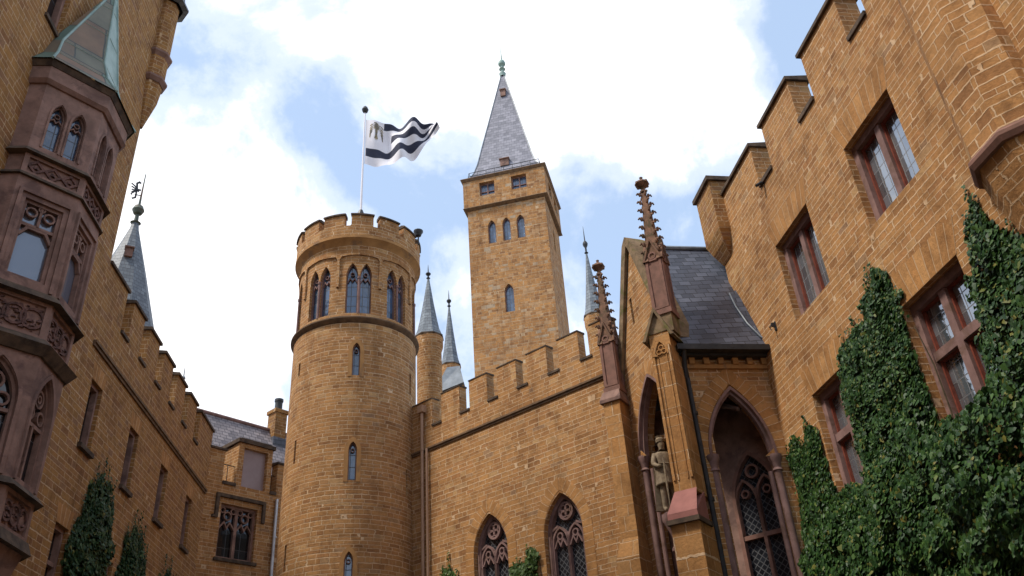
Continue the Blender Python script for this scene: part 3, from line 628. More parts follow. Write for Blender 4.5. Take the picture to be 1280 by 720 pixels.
for p in outl:
    if not ol or (abs(p[0]-ol[-1][0]) > 1e-5 or abs(p[1]-ol[-1][1]) > 1e-5): ol.append(p)
b.panel(PF, ol, (), .3, grid=(.25, .5)); b.lathe(TC, [(r3-.2, 20.05), (0, 20.06)], 32); b.build('parapet', M['ashlar'], RT)
for i in range(nm):
    a = (k0[i]+.13)/r3-.012; c = (k0[i+1]-.13)/r3+.012
    b = MB(); b.lathe(TC, [(r3-.35, 20.935), (r3+.05, 20.935), (r3+.05, 21.0), (r3-.1, 21.07), (r3-.35, 21.07), (r3-.35, 20.935)], 8, a0=a, a1=c)
    for an in (a, c): b.face([Vector((TC[0]+r*sin(an), TC[1]-r*cos(an), z)) for r, z in ((r3-.35, 20.935), (r3+.05, 20.935), (r3+.05, 21.0), (r3-.1, 21.07), (r3-.35, 21.07))])
    b.build('coping', M['coping'], RT)
b = MB(); q = PF(d2t(76, r3), .12, 0)
fl = thing('floodlight', 'small black floodlight on the right rim of the round tower', 'floodlight', (q.x, q.y, 20.95))
b.lathe(q, [(.03, 20.6), (.03, 21.0), (.11, 21.02), (.14, 21.12), (.19, 21.2), (.19, 21.25), (0, 21.27)], 14); b.tube([q+Vector((0, 0, 20.7)), PF(d2t(76, r3), -.05, 20.7)], .03, 6); b.build('lamp_housing', M['iron'], fl)

# flagpole and flag
fp = thing('flagpole', 'slim white flagpole on the round tower with a ball tip and four stays', 'flagpole', (*TC, 20.06))
b = MB(); b.tube([Vector((*TC, 20.06)), Vector((*TC, 24)), Vector((TC[0]+.02, TC[1], 28.4))], [.055, .045, .03], 10); b.build('pole', M['flagw'], fp)
b = MB(); b.lathe((TC[0]+.02, TC[1]), [(.03, 28.35), (.11, 28.42), (.15, 28.55), (.10, 28.68), (.03, 28.76), (0, 28.8)], 12); b.build('ball_tip', M['iron'], fp)
b = MB(); b.lathe(TC, [(.16, 20.06), (.14, 22.0), (.17, 22.7), (.08, 22.95)], 10); b.build('pole_socket', M['iron'], fp)
b = MB()
for k in range(4):
    a = pi/4+k*pi/2; b.tube([Vector((*TC, 22.8)), Vector((TC[0]+1.5*cos(a), TC[1]+1.5*sin(a), 20.1))], .015, 5)
b.build('stay', M['iron'], fp)
fd_ = az(78); fn_ = az(168)
def flagpt(u, v, off=0.):          # u 0..1 from the hoist, v 0..1 from the top
    sq = 1-.5*u                     # the fly is gathered up
    x = 3.25*u*(1-.05*sin(pi*v))
    ztop = 27.95-.30*sin(pi*u*.55)*(1-u)*1.4+.25*u*u-.05*sin(2*pi*(u*1.2))*u
    zbot = 25.42-.16*sin(pi*u)+2.15*u**2.3+.05*sin(2*pi*u*1.3+.8)*u
    z = ztop+(zbot-ztop)*v+.045*sin(2*pi*(u*1.6+v*.35))*u*(1-abs(2*v-1)*.4)
    d = (.26*sin(2*pi*(u*1.9+v*.45))+.16*sin(2*pi*(u*3.6-v*.6)))*min(1, u*2.2)
    return Vector((TC[0]+.07, TC[1], 0))+fd_*x+fn_*(d+off)+Vector((0, 0, z))
b = MB(); NU, NV = 80, 50
def inblack(u, v):
    if .63 < v < .83 and u > .01: return True
    if v < .14 and u > .25: return True
    if .29 < v < .46 and u > .36: return True
    return False
for i in range(NU):
    for j in range(NV):
        u0, u1, v0, v1 = i/NU, (i+1)/NU, j/NV, (j+1)/NV
        b.face([flagpt(u0, v1), flagpt(u1, v1), flagpt(u1, v0), flagpt(u0, v0)], uv=[(u0, v1), (u1, v1), (u1, v0), (u0, v0)], mi=1 if inblack((u0+u1)/2, (v0+v1)/2) else 0)
fg = b.build('flag', [M['flagw'], M['flagb']]); tag(fg, 'white flag with black stripes and an eagle flying from the tower pole', 'flag')
b = MB()
def flagstroke(pts, wd):
    for (a, c) in zip(pts[:-1], pts[1:]):
        d = Vector((c[0]-a[0], c[1]-a[1])); n = Vector((-d.y, d.x)).normalized()*wd
        for off in (.012, -.012): b.face([flagpt(a[0]+n.x, a[1]+n.y, off), flagpt(c[0]+n.x*.6, c[1]+n.y*.6, off), flagpt(c[0]-n.x*.6, c[1]-n.y*.6, off), flagpt(a[0]-n.x, a[1]-n.y, off)])
for k in range(5):
    flagstroke([(.135, .10+.02*k), (.09-.006*k, .10+.055*k), (.06, .14+.065*k)], .009); flagstroke([(.165, .10+.02*k), (.21+.006*k, .10+.055*k), (.245, .14+.065*k)], .009)
flagstroke([(.15, .06), (.15, .16), (.15, .32)], .022); flagstroke([(.15, .06), (.13, .05), (.115, .075)], .012); flagstroke([(.15, .32), (.13, .42)], .012); flagstroke([(.15, .32), (.17, .42)], .012); flagstroke([(.15, .3), (.15, .44)], .012)
b.build('eagle_emblem', M['eagle'], fg)

# ------------------------------------------------------------------ slim spired turrets beyond the battlements
def spired(name, label, c, r, zb, za, zt, n=8, mt='slate_mid', body='ashlar'):
    t = thing(name, label, 'turret', (c[0], c[1], 0))
    b = MB(); b.lathe(c, [(r*.93, 0), (r*.93, zb-.75), (r*1.06, zb-.5), (r*1.06, zb-.06)], 20); b.build('body', M[body], t)
    b = MB(); b.lathe(c, [(r*1.02, zb-.08), (r*1.16, zb-.06), (r*1.16, zb), (r*.9, zb+.04)], n, rot=pi/n); b.build('eave', M['coping'], t)
    H = za-zb; b = MB(); b.lathe(c, [(r*1.10, zb+.01), (r*.9, zb+H*.1), (r*.70, zb+H*.28), (r*.42, zb+H*.58), (r*.08, za), (0, za)], n, rot=pi/n); s = b.build('spire', M[mt], t)
    b = MB(); q = (zt-za); b.lathe(c, [(.06, za-.02), (.10, za+.03), (.045, za+.08), (.045, za+q*.2), (.11, za+q*.28), (.13, za+q*.34), (.10, za+q*.4), (.03, za+q*.46), (.022, za+q*.7), (.006, zt), (0, zt)], 10); b.build('finial', M['iron'], t)
    return t
spired('spired_turret', 'round sandstone turret with tallest slate spire directly beside the round tower', (-3.93, 33.77), .60, 20.02, 23.2, 24.0)
t2 = spired('spired_turret', 'smaller spired turret above a lead hood roof, between round tower and square tower', (-3.34, 37.86), .47, 20.55, 24.0, 25.0)
hp = lambda lat, z, d: Vector((-3.2376*d/38+lat*.9964, 37.86*d/38+lat*.085, z))
b = MB(); lo = [hp(-1.0, 18.3, 36.4), hp(.5, 18.9, 36.4), hp(.62, 18.9, 37.4), hp(-1.0, 18.3, 37.4)]; hi = [hp(-.28, 19.95, 36.9), hp(.34, 20.0, 36.9), hp(.36, 20.1, 37.4), hp(-.3, 20.1, 37.4)]
b.prism(lo, hi); b.build('hood_roof', M['lead'], t2)
b = MB(); b.prism([hp(-.9, 0, 36.5), hp(.5, 0, 36.5), hp(.5, 0, 37.4), hp(-.9, 0, 37.4)], [hp(-.9, 18.3, 36.5), hp(.5, 18.8, 36.5), hp(.5, 18.8, 37.4), hp(-.9, 18.3, 37.4)]); b.build('base', M['ashlar'], t2)
spired('spired_turret', 'lone spired turret behind the battlements, right of the square tower', (3.68, 33.8), .47, 20.5, 24.0, 25.6)
# flared cone behind the left wing with an eagle weathervane
c0 = (-14.5, 26.27); T0 = thing('cone_turret', 'flared pale slate cone roof with weathervane rising behind the shaded wing', 'turret', (*c0, 0))
b = MB(); b.lathe(c0, [(1.2, 0), (1.2, 16.6), (1.35, 16.9)], 24); b.build('body', M['ashlar_left'], T0)
b = MB(); b.lathe(c0, [(1.62, 16.85), (1.36, 17.5), (1.05, 18.6), (.72, 19.8), (.40, 20.9), (.17, 21.7), (.12, 22.0), (0, 22.0)], 10, rot=.2); b.build('cone_roof', M['slate_mid'], T0)
dv = Vector((-c0[0], -c0[1], 0)).normalized(); sd_ = Vector((dv.y, -dv.x, 0)); hf = frame(Vector((*c0, 0)), -sd_, dv)
b = MB(); b.box(hf, -.16, .12, .52, .74, 20.0, 20.36); b.box(hf, -.19, .15, .5, .80, 20.36, 20.41); b.build('roof_hatch', M['mauve_dark'], T0)
b = MB(); b.lathe(c0, [(.12, 21.95), (.2, 22.0), (.09, 22.06), (.07, 22.4), (.16, 22.45), (.23, 22.62), (.16, 22.8), (.05, 22.86), (.035, 23.4), (.02, 24.4), (0, 24.5)], 14); b.build('finial', M['copper'], T0)
b = MB(); vf = frame(Vector((*c0, 0)), -az(60)*-1, az(150))
for k in range(5): b.band(vf, [(-.12, 23.5+.03*k), (-.30-.02*k, 23.75-.10*k), (-.44+.02*k, 23.85-.14*k)], .05, -.012, .012)
b.band(vf, [(-.05, 23.6), (-.2, 23.6), (-.24, 23.9), (-.16, 23.98), (-.10, 23.93)], .08, -.0125, .0125); b.band(vf, [(-.2, 23.6), (-.2, 23.2), (-.32, 23.12)], .07, -.0118, .0118); b.band(vf, [(.0, 23.35), (-.25, 23.33)], .035, -.0122, .0122)
b.build('eagle_vane', M['iron'], T0)

# ------------------------------------------------------------------ tall square tower
SF0 = Vector((.557, 60, 0)); QF = frame(SF0, az(102), az(-168)); ST = thing('square_tower', 'tall square sandstone tower with a steep pale slate spire', 'tower', QF(-.6, -3, 0))
a_, c_, dp_ = -4.12, 2.95, 6.4
lan = [pointed(t, .36, 43.35, 45.1, 45.8, 5) for t in (-1.98, -.66, .62)]+[pointed(-.84, .40, 36.25, 38.2, 38.95, 5)]
b = MB(); b.panel(QF, rect(a_, c_, 0, 47.3), lan, .6, grid=(2, 3))
RQ = frame(QF(c_, 0, 0), -az(-168), az(102)); b.panel(RQ, rect(.6, dp_, 0, 47.3), [pointed(3.2, .36, 43.35, 45.1, 45.8, 5)], .6, grid=(2, 3)); 
LQ = frame(QF(a_, 0, 0), -az(-168), -az(102)); b.panel(LQ, rect(.6, dp_, 0, 47.3), (), .6); b.box(QF, a_+.6, c_-.6, -dp_, -dp_+.4, 0, 47.3); b.build('shaft', M['ashlar_rubble'], ST)
b = MB(); e = .26; hw2 = [rect(-2.85, -1.45, 48.5, 50.0), rect(.12, 1.52, 48.5, 50.0)]
QH = frame(QF(0, e, 0), az(102), az(-168)); b.panel(QH, rect(a_-e, c_+e, 47.45, 50.4), hw2, .5)
RH = frame(QF(c_+e, e, 0), -az(-168), az(102)); hw3 = rect(1.6, 3.0, 48.5, 50.0); hw4 = rect(4.0, 5.4, 48.5, 50.0); b.panel(RH, rect(.5, dp_+2*e, 47.45, 50.4), [hw3, hw4], .5)
LH = frame(QF(a_-e, e, 0), -az(-168), -az(102)); b.panel(LH, rect(.5, dp_+2*e, 47.45, 50.4), (), .5); b.box(QF, a_, c_, -dp_, -dp_+.3, 47.45, 50.4); b.build('head', M['ashlar_rubble'], ST)
def sqring(z, g): return [QF(a_-g, g, z), QF(c_+g, g, z), QF(c_+g, -dp_-g, z), QF(a_-g, -dp_-g, z)]
b = MB(); b.prism(sqring(47.2, .02), sqring(47.38, .33)); b.prism(sqring(47.38, .33), sqring(47.45, .28)); b.prism(sqring(50.4, .30), sqring(50.62, .46)); b.prism(sqring(50.62, .46), sqring(50.72, .40)); b.build('cornice', M['trim'], ST)
for p in lan: window(ST, QF, p, -.3, .07, ('mauve', 'glass_tower'), fd=.1, name='lancet_window')
window(ST, RQ, pointed(3.2, .36, 43.35, 45.1, 45.8, 5), -.3, .07, ('mauve', 'glass_tower'), fd=.1, name='lancet_window')
for fr_, p in [(QH, hw2[0]), (QH, hw2[1]), (RH, hw3), (RH, hw4)]:
    t = (p[0][0]+p[1][0])/2; window(ST, fr_, p, -.4, .10, ('mauve', 'glass_tower'), [([(t, 48.6), (t, 49.9)], .10), ([(p[0][0]+.1, 49.1), (p[1][0]-.1, 49.1)], .07)], fd=.1)
mc = (a_+c_)/2; ax = QF(mc, -dp_/2, 0)
def sqr2(z, g): return [ax+az(102)*sx*((c_-a_)/2-g)+az(-168)*sy*(dp_/2-g)+Vector((0, 0, z)) for sx, sy in ((-1, 1), (1, 1), (1, -1), (-1, -1))]
lev = [(50.72, -.12), (51.2, .28), (52.0, .62), (53.2, .92)]
rg = [sqr2(z, g) for z, g in lev]; g0 = .92
for z in (57, 61, 66.2): q = (z-53.2)/(66.9-53.2); rg.append([p.lerp(Vector((ax.x, ax.y, z)), q)-Vector((0, 0, p.z))*(1-q)+Vector((0, 0, z))*(1-q) if False else Vector((p.x+(ax.x-p.x)*q, p.y+(ax.y-p.y)*q, z)) for p in sqr2(0, g0)])
b = MB()
for A, B in zip(rg[:-1], rg[1:]):
    for k in range(4): b.face([A[k], A[(k+1) % 4], B[(k+1) % 4], B[k]])
spo = b.build('spire', M['slate_pale'], ST)
b = MB()
for k in range(4): b.tube([r[k] for r in rg], .06, 6)
b.build('hip_flashing', M['lead'], spo)
b = MB()
g_ = [sqr2(51.35, .2), sqr2(51.75, .22)]
for q in g_:
    for k in range(4): b.tube([q[k], q[(k+1) % 4]], .03, 5)
for k in range(4):
    for i in range(9): 
        A = sqr2(50.85, .1)[k].lerp(sqr2(50.85, .1)[(k+1) % 4], i/8); B = g_[1][k].lerp(g_[1][(k+1) % 4], i/8); b.tube([A, B], .025, 4)
b.build('snow_guard', M['iron'], spo)
SPF = frame(Vector((ax.x, ax.y, 0)), az(102), az(-168))
def hatch(t, z, w_, h_):
    q = (z-53.2)/(66.9-53.2); n = (dp_/2-g0)*(1-q) if z > 53.2 else dp_/2-.75
    b = MB(); b.box(SPF, t-w_/2, t+w_/2, n-.8, n+.22, z-h_/2, z+h_/2); b.box(SPF, t-w_/2-.08, t+w_/2+.08, n-.8, n+.34, z+h_/2, z+h_/2+.08); b.build('roof_hatch', M['mauve_dark'], spo)
hatch(.05, 63.0, .5, .8); hatch(.05, 52.5, .8, .75)
b = MB(); b.lathe((ax.x, ax.y), [(.28, 66.1), (.36, 66.5), (.15, 66.7), (.13, 67.0), (.34, 67.15), (.14, 67.35), (.14, 67.6), (.36, 67.8), (.40, 68.0), (.30, 68.3), (.10, 68.5), (.06, 69.3), (.015, 70.6), (0, 70.6)], 14); b.build('finial', M['copper_pale'], spo)

# ------------------------------------------------------------------ chapel wall
CW = thing('chapel_wall', 'sunlit battlemented sandstone chapel range with traceried pointed windows', 'chapel', CF(4, -2, 0))
top = 13.78; sz = 12.76; gl = [(x-.46, x) for x in (7.22, 5.9, 4.63, 3.36, 2.09, .84)]
out = [(-.35, 0), (12, 0), (12, top)]
for a, c in gl: out += [(c, top), (c, sz), (a, sz), (a, top)]
out += [(-.35, top)]
cws = [(2.07, .68, 9.12), (4.82, .68, 9.2)]
ho = [pointed(c, w_, 4.6, za-1.12, za, 8) for c, w_, za in cws]; dw = pointed(-3.72, .62, .3, 7.45, 8.62, 8)
b = MB(); b.panel(CF, out, ho, .34, grid=(1.2, 1.2)); b.build('wall', M['ashlar'], CW)
b = MB(); b.panel(CF, rect(-5.1, -.353, 0, 10.4), [dw], .45, grid=(1.2, 1.2)); b.build('inner_wall', M['mauve_dark'], CW)  # darker mauve stone here puts the porch's interior shade into the colour
b = MB(); b.box(CF, -.3, 11.9, -.02, .08, 11.99, 12.05); b.box(CF, -.3, 11.9, -.02, .04, 11.92, 11.989); b.build('string_course', M['trim'], CW)
ms = [(7.23, 12)]+[(gl[i+1][1], gl[i][0]) for i in range(5)]+[(-.35, gl[5][0])]
for a, c in ms: coping(CW, CF, a, c, -.34, 0, top, .065, .02)
for a, c in gl: b = MB(); b.box(CF, a+.003, c-.003, -.36, .04, sz, sz+.07); b.build('crenel_sill', M['coping'], CW)
b = MB(); b.box(CF, -.35, 12, -6, -.45, 12.3, 12.5); b.build('roof', M['lead'], CW)
def tracery(c, w_, zb, zs, za, n):
    h2 = w_*.46; bars = [([(c, zb), (c, zs+.12)], .07)]
    for s_ in (-1, 1):
        cc = c+s_*w_*.47; bars.append(([(cc+h2, zb)]+arc_pts(cc, h2, zs-.12, zs+.30, 5)+[(cc-h2, zb)], .055)); bars.append(([(cc-h2*.8, zs-.25), (cc-h2*.35, zs-.02), (cc, zs-.2), (cc+h2*.35, zs-.02), (cc+h2*.8, zs-.25)], .04)); bars.append((circ(cc, zs+.06, .09, 10), .04, True))
    R = w_*.40; zc = zs+.62*(za-zs); bars.append((circ(c, zc, R, 20), .06, True))
    for k in range(4): a = pi/4+k*pi/2; bars.append((circ(c+R*.45*cos(a), zc+R*.45*sin(a), R*.40, 10), .035, True))
    bars.append(([(c-w_*.95, zs+.25), (c-w_*.55, zs+.35)], .06)); bars.append(([(c+w_*.95, zs+.25), (c+w_*.55, zs+.35)], .06))
    return bars
for (c, w_, za), p in zip(cws, ho):
    o = window(CW, CF, p, -.28, .13, ('mauve', 'glass_dia'), tracery(c, w_-.1, 4.7, za-1.2, za-.05, -.3), fd=.12, name='traceried_window')
    b = MB(); b.band(CF, [(c+w_+.17, 4.6)]+arc_pts(c, w_+.17, za-1.12, za+.26, 10)+[(c-w_-.17, 4.6)], .33, -.02, .010, uvpath=True); b.build('arch_surround', M['voussoir'], o)
    b = MB()
    for tt in (c-w_+.06, c+w_-.06): b.tube([CF(tt, -.16, 4.6), CF(tt, -.16, za-1.1)], .05, 8)
    b.build('jamb_shaft', M['mauve_dark'], o)
c, w_, za = -3.72, .62, 8.62
o = window(CW, CF, dw, -.12, .09, ('mauve_rich', 'glass_dia'), [([(c-w_, 6.62), (c+w_, 6.62)], .10)]+[([(c, .4), (c, 7.7)], .08)]+[(([(c+s_*.28+.27, 6.7)]+arc_pts(c+s_*.28, .27, 7.45, 7.95, 6)+[(c+s_*.28-.27, 6.7)]), .06) for s_ in (-1, 1)]+[(circ(c, 8.12, .15, 12), .05, True), (circ(c-.28, 7.62, .09, 8), .035, True), (circ(c+.28, 7.62, .09, 8), .035, True)], fd=.13, name='porch_window')
dp2 = MB(); dp2.tube([CF(7.62, .10, 13.35), CF(7.62, .10, 6), CF(7.62, .10, 0)], .055, 10); dp2.tube([CF(7.40, .10, 12.0), CF(7.40, .10, 0)], .04, 8); dp2.box(CF, 7.5, 7.75, .0, .2, 13.35, 13.6)
for z in (12, 9, 6): dp2.tube([CF(7.62, .10, z), CF(7.62, .10, z+.06)], .07, 10)
tag(dp2.build('downpipe', M['ochrepipe']), 'pair of tan downpipes in the corner between round tower and chapel wall', 'downpipe')
# ------------------------------------------------------------------ gabled porch
C0 = Vector((3.88, 18.12, 0)); GF = frame(C0, az(-20), az(-110)); SF = frame(C0, az(80.2), az(170.2)); DF = frame(C0, az(-60), az(-150))
S0 = GF(3.2, 0, 0); D2 = frame(S0, az(-60), az(-150))
PO = thing('gabled_porch', 'steep gabled sandstone porch with crocketed pinnacles, dark slate roof and two pointed arches', 'porch', SF(.5, -1, 0))
ga = pointed(1.72, 1.02, .3, 9.0, 10.9, 10); sa = pointed(1.06, .80, .3, 8.05, 9.75, 10)
b = MB(); b.panel(GF, [(0, 0), (3.2, 0), (3.2, 10.9), (1.6, 14.9), (0, 10.9)], [ga, rect(1.92, 2.04, 12.5, 13.3)], .45, grid=(.8, .8))
b.panel(SF, rect(.02, 2.3, 0, 10.7), [sa], .42, n0=-.02, grid=(.8, .8)); wo2 = b.build('wall', M['ashlar'], PO)
b = MB(); b.panel(GF, rect(1.9, 2.06, 12.4, 13.4), (), .03, n0=-.2); b.build('loophole_shade', M['iron'], wo2)  # black plate behind the slit, coloured as its inner darkness
b = MB(); b.band(GF, [(1.72+1.02+.16, 9.0)]+arc_pts(1.72, 1.18, 9.0, 11.1, 10)+[(1.72-1.18, 9.0)], .32, -.02, .012, uvpath=True); b.band(SF, [(1.06+.98, 8.05)]+arc_pts(1.06, .98, 8.05, 10.02, 10)+[(1.06-.98, 8.05)], .34, -.04, .008, uvpath=True); b.build('arch_surround', M['voussoir'], wo2)
b = MB()
for fr, c, hw_, zs, za in ((GF, 1.72, 1.02, 9.0, 10.9), (SF, 1.06, .80, 8.05, 9.75)):
    for k, (d, n0) in enumerate(((.0, .02), (.06, -.08))):
        b.band(fr, arc_pts(c, hw_-d, zs, za-d*1.25, 10), .065, n0-.12, n0, off=0.03)
    for s_ in (-1, 1):
        x = c+s_*(hw_-.06)
        b.tube([fr(x, -.06, .3), fr(x, -.06, zs-.32)], .085, 12); b.tube([fr(x-s_*.11, -.2, .3), fr(x-s_*.11, -.2, zs-.32)], .06, 10)
        b.lathe(fr(x, -.06, 0), [(.085, zs-.36), (.12, zs-.34), (.09, zs-.28), (.12, zs-.14), (.16, zs-.06), (.16, zs+.02), (0, zs+.03)], 12)
        b.lathe(fr(x, -.06, 0), [(.085, 4.8), (.12, 4.84), (.12, 4.94), (.085, 4.98)], 12)
b.build('arch_moulding', M['mauve'], PO)
# reveals lined with grey dressed blocks
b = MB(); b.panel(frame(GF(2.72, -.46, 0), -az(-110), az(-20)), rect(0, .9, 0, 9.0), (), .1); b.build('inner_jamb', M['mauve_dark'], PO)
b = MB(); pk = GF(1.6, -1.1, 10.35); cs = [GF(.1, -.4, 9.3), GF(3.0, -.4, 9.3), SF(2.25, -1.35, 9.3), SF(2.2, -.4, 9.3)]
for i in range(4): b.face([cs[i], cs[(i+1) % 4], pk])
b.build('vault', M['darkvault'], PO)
b = MB()
for p in cs: b.tube([p-Vector((0, 0, .8)), p.lerp(pk, .25)-Vector((0, 0, .2)), p.lerp(pk, .6)-Vector((0, 0, .02)), pk-Vector((0, 0, .05))], .07, 8)
for i in range(4): b.tube([cs[i].lerp(cs[(i+1) % 4], .5), pk-Vector((0, 0, .05))], .05, 8)
b.build('vault_rib', M['mauve_dark'], PO)
# roof
apx = GF(1.6, 0, 14.72); rd = az(80.2); e0 = SF(-.12, .27, 10.66); f0 = GF(3.3, 0, 10.5)
b = MB(); L_ = 5.6
def roofquad(A, B, n):
    for i in range(n):
        b.face([A(i/n, 0), A((i+1)/n, 0), A((i+1)/n, 1), A(i/n, 1)])
r0 = apx-rd*.02
pts = [e0, e0+rd*L_, r0+rd*L_, r0]; b.face(pts); b.face([f0, f0+rd*L_, r0+rd*L_, r0])
dn = Vector((0, 0, -.12)); b.face([p+dn for p in pts]); b.face([pts[0], pts[1], pts[1]+dn, pts[0]+dn]); b.face([pts[0], pts[3], pts[3]+dn, pts[0]+dn])
rfo = b.build('roof', M['slate'], PO)
b = MB(); b.tube([r0+Vector((0, 0, .03)), r0+rd*L_+Vector((0, 0, .03))], .07, 8); b.build('ridge', M['lead'], rfo)
b = MB(); u_ = (r0-e0); 
def onroof(s_, q, h=.03): return e0+rd*s_+u_*q+Vector((0, -.02, h))
b.tube([onroof(2.42, .02), onroof(2.20, .08), onroof(2.08, .2), onroof(2.06, .36), onroof(2.12, .5)], .022, 6); b.build('valley_flashing', M['lead'], rfo)
b = MB(); q_ = [onroof(2.45, .02, .015), onroof(2.22, .08, .05), onroof(2.11, .2, .07), onroof(2.09, .36, .07), onroof(2.14, .5, .03), onroof(2.55, .5, .25), onroof(2.6, .2, .3)]; b.face(q_); b.build('valley_cricket', M['slate'], rfo)
b = MB(); b.box(SF, -.2, 2.28, .18, .42, 10.52, 10.66); b.box(SF, -.1, 2.28, -.02, .2, 10.46, 10.54); b.build('gutter', M['iron'], PO)
b = MB(); b.box(SF, .1, 2.28, -.02, .05, 10.2, 10.3)
for i in range(6): b.box(SF, .16+.36*i, .30+.36*i, -.02, .09, 10.3, 10.46)
b.build('corbel_table', M['plainstone'], PO)
b = MB(); b.tube([SF(-.02, .32, 10.55), SF(.0, .14, 10.2), SF(.03, .09, 9.9), SF(.06, .09, 0)], .06, 10)
for z in (9, 7, 5): b.tube([SF(.05, .09, z), SF(.05, .09, z+.07)], .075, 10)
tag(b.build('downpipe', M['iron']), 'black iron downpipe between the porch buttress and its side arch', 'downpipe')
b = MB()     # raised gable coping, rounded at the apex
cp_ = [(-.05, 10.95), (1.36, 14.55), (1.48, 14.82), (1.6, 14.92), (1.72, 14.82), (1.84, 14.55), (3.25, 10.95)]
b.band(GF, cp_, .24, -.42, .10); b.build('gable_coping', M['mossy'], PO)

def gablet(b, fr, tc, w, n0, n1, z0, h, th=.09):
    for s_ in (-1, 1):
        lo = [fr(tc+s_*w, n0, z0), fr(tc, n0, z0+h), fr(tc, n0, z0+h+th*1.6), fr(tc+s_*(w+th), n0, z0)]
        hi = [fr(tc+s_*w, n1, z0), fr(tc, n1, z0+h), fr(tc, n1, z0+h+th*1.6), fr(tc+s_*(w+th), n1, z0)]
        b.prism(lo, hi)
def pinnacle(fr, tc, nc, hs, z0, z1, z2, parent):
    pf = lambda t, n, z: fr(tc+t, nc+n, z)
    b = MB(); b.box(pf, -hs, hs, -hs, hs, z0, z1+.05); b.box(pf, -hs-.05, hs+.05, -hs-.05, hs+.05, z0-.02, z0+.12)
    for (n_, ax_) in ((1, 0), (-1, 0), (1, 1), (-1, 1)):
        q = (lambda t, n, z, n_=n_: pf(t, n*n_, z)) if ax_ == 0 else (lambda t, n, z, n_=n_: pf(n*n_, t, z))
        b.band(q, rect(-hs+.03, hs-.03, z0+.18, z1-.1), .06, hs-.01, hs+.03, closed=True)
        b.band(q, circ(0, z1+.02, hs*.42, 10), .04, hs-.01, hs+.035, closed=True)
    sh = b.build('pinnacle', M['mauve_rich'], parent)
    b = MB()
    for (n_, ax_) in ((1, 0), (-1, 0), (1, 1), (-1, 1)):
        q = (lambda t, n, z, n_=n_: pf(t, n*n_, z)) if ax_ == 0 else (lambda t, n, z, n_=n_: pf(n*n_, t, z))
        gablet(b, q, 0, hs, hs-.10, hs+.06, z1-.12, .58, .06)
        b.face([q(-hs, hs+.01, z1-.12), q(hs, hs+.01, z1-.12), q(0, hs+.01, z1+.46)])
    sb = hs*.86
    lo = [pf(-sb, -sb, z1), pf(sb, -sb, z1), pf(sb, sb, z1), pf(-sb, sb, z1)]; tp = .05; hi = [pf(-tp, -tp, z2), pf(tp, -tp, z2), pf(tp, tp, z2), pf(-tp, tp, z2)]
    b.prism(lo, hi)
    nk = 8
    for k in range(nk):
        q = (k+.6)/nk; s_ = sb+(tp-sb)*q; z = z1+(z2-z1)*q
        for sx in (-1, 1):
            for sy in (-1, 1):
                e = s_+.03; x, y = sx*e, sy*e; r = .042-.010*q
                b.lathe(pf(x, y, 0), [(0, z-.06), (r*.8, z-.03), (r*1.25, z+.03), (r*.9, z+.075), (0, z+.085)], 6)
                b.tube([pf(x-sx*.05, y-sy*.05, z-.03), pf(x+sx*.05, y+sy*.05, z+.05), pf(x+sx*.06, y+sy*.06, z-.0)], .026, 5)
    b.build('crocketed_spire', M['pinnacle'], sh)
    b = MB(); c = pf(0, 0, 0); h = .5
    b.lathe(c, [(.05, z2-.04), (.09, z2), (.09, z2+.05), (.05, z2+.08), (.06, z2+.14), (.16, z2+.22), (.20, z2+.27), (.18, z2+.32), (.08, z2+.40)], 8)
    for k in range(4):
        a = radians(30)+k*pi/2; d = Vector((cos(a), sin(a), 0)); b.tube([c+Vector((0, 0, z2+.21)), c+d*.10+Vector((0, 0, z2+.24)), c+d*.17+Vector((0, 0, z2+.28))], [.05, .05, .04], 6)
        b.lathe(c+d*.17, [(0, z2+.22), (.045, z2+.25), (.04, z2+.31), (0, z2+.33)], 6)
    b.lathe(c, [(.13, z2+.24), (.09, z2+.32), (.04, z2+.38), (.035, z2+.46), (.05, z2+.50), (0, z2+.54)], 8); b.build('finial', M['pinnacle'], sh)
    return sh
# diagonal corner buttress with niche, gablet and weathering
b = MB(); b.box(DF, -.04, .46, -.35, .68, 7.1, 10.95)
for x in (.01, .41): b.band(DF, [(x, 7.4), (x, 10.6)], .05, .66, .72)
for x in (.10, .32): b.band(DF, [(x, 7.4), (x, 10.5)], .03, .66, .70)
b.band(DF, [(.38, 10.35)]+arc_pts(.21, .17, 10.35, 10.74, 6)+[(.04, 10.35)], .05, .66, .73)
for k in range(3): a = pi/2+k*2*pi/3; b.band(DF, circ(.20+.07*cos(a), 10.48+.07*sin(a), .06, 8), .025, .66, .715, closed=True)
bu = b.build('buttress', M['quoin'], PO)
b = MB(); b.box(DF, -.06, .56, -.35, .96, 0, 6.5); b.build('buttress_base', M['quoin'], bu)
b = MB(); A = [DF(-.04, .69, 7.16), DF(.46, .69, 7.16), DF(.58, 1.02, 6.62), DF(-.08, 1.02, 6.62)]; lo = [DF(-.06, .3, 6.5), DF(.58, .3, 6.5), DF(.58, 1.02, 6.5), DF(-.08, 1.02, 6.5)]
b.prism([lo[0], lo[1], lo[2], lo[3]], [DF(-.06, .3, 7.16), DF(.48, .3, 7.16), DF(.58, 1.02, 6.62), DF(-.08, 1.02, 6.62)]); b.face([p+Vector((0, 0, .006)) for p in A]); b.build('weathering', M['weathering'], bu)
b = MB(); b.box(DF, -.11, .61, .25, 1.06, 6.40, 6.498); b.build('drip_ledge', M['coping'], bu)
b = MB(); gablet(b, DF, .21, .31, -.2, .78, 10.78, .70, .08); b.prism([DF(-.08, -.2, 10.95), DF(.5, -.2, 10.95), DF(.21, -.2, 11.45)], [DF(-.08, .7, 10.95), DF(.5, .7, 10.95), DF(.21, .7, 11.45)]); b.build('gablet', M['mossy'], bu)
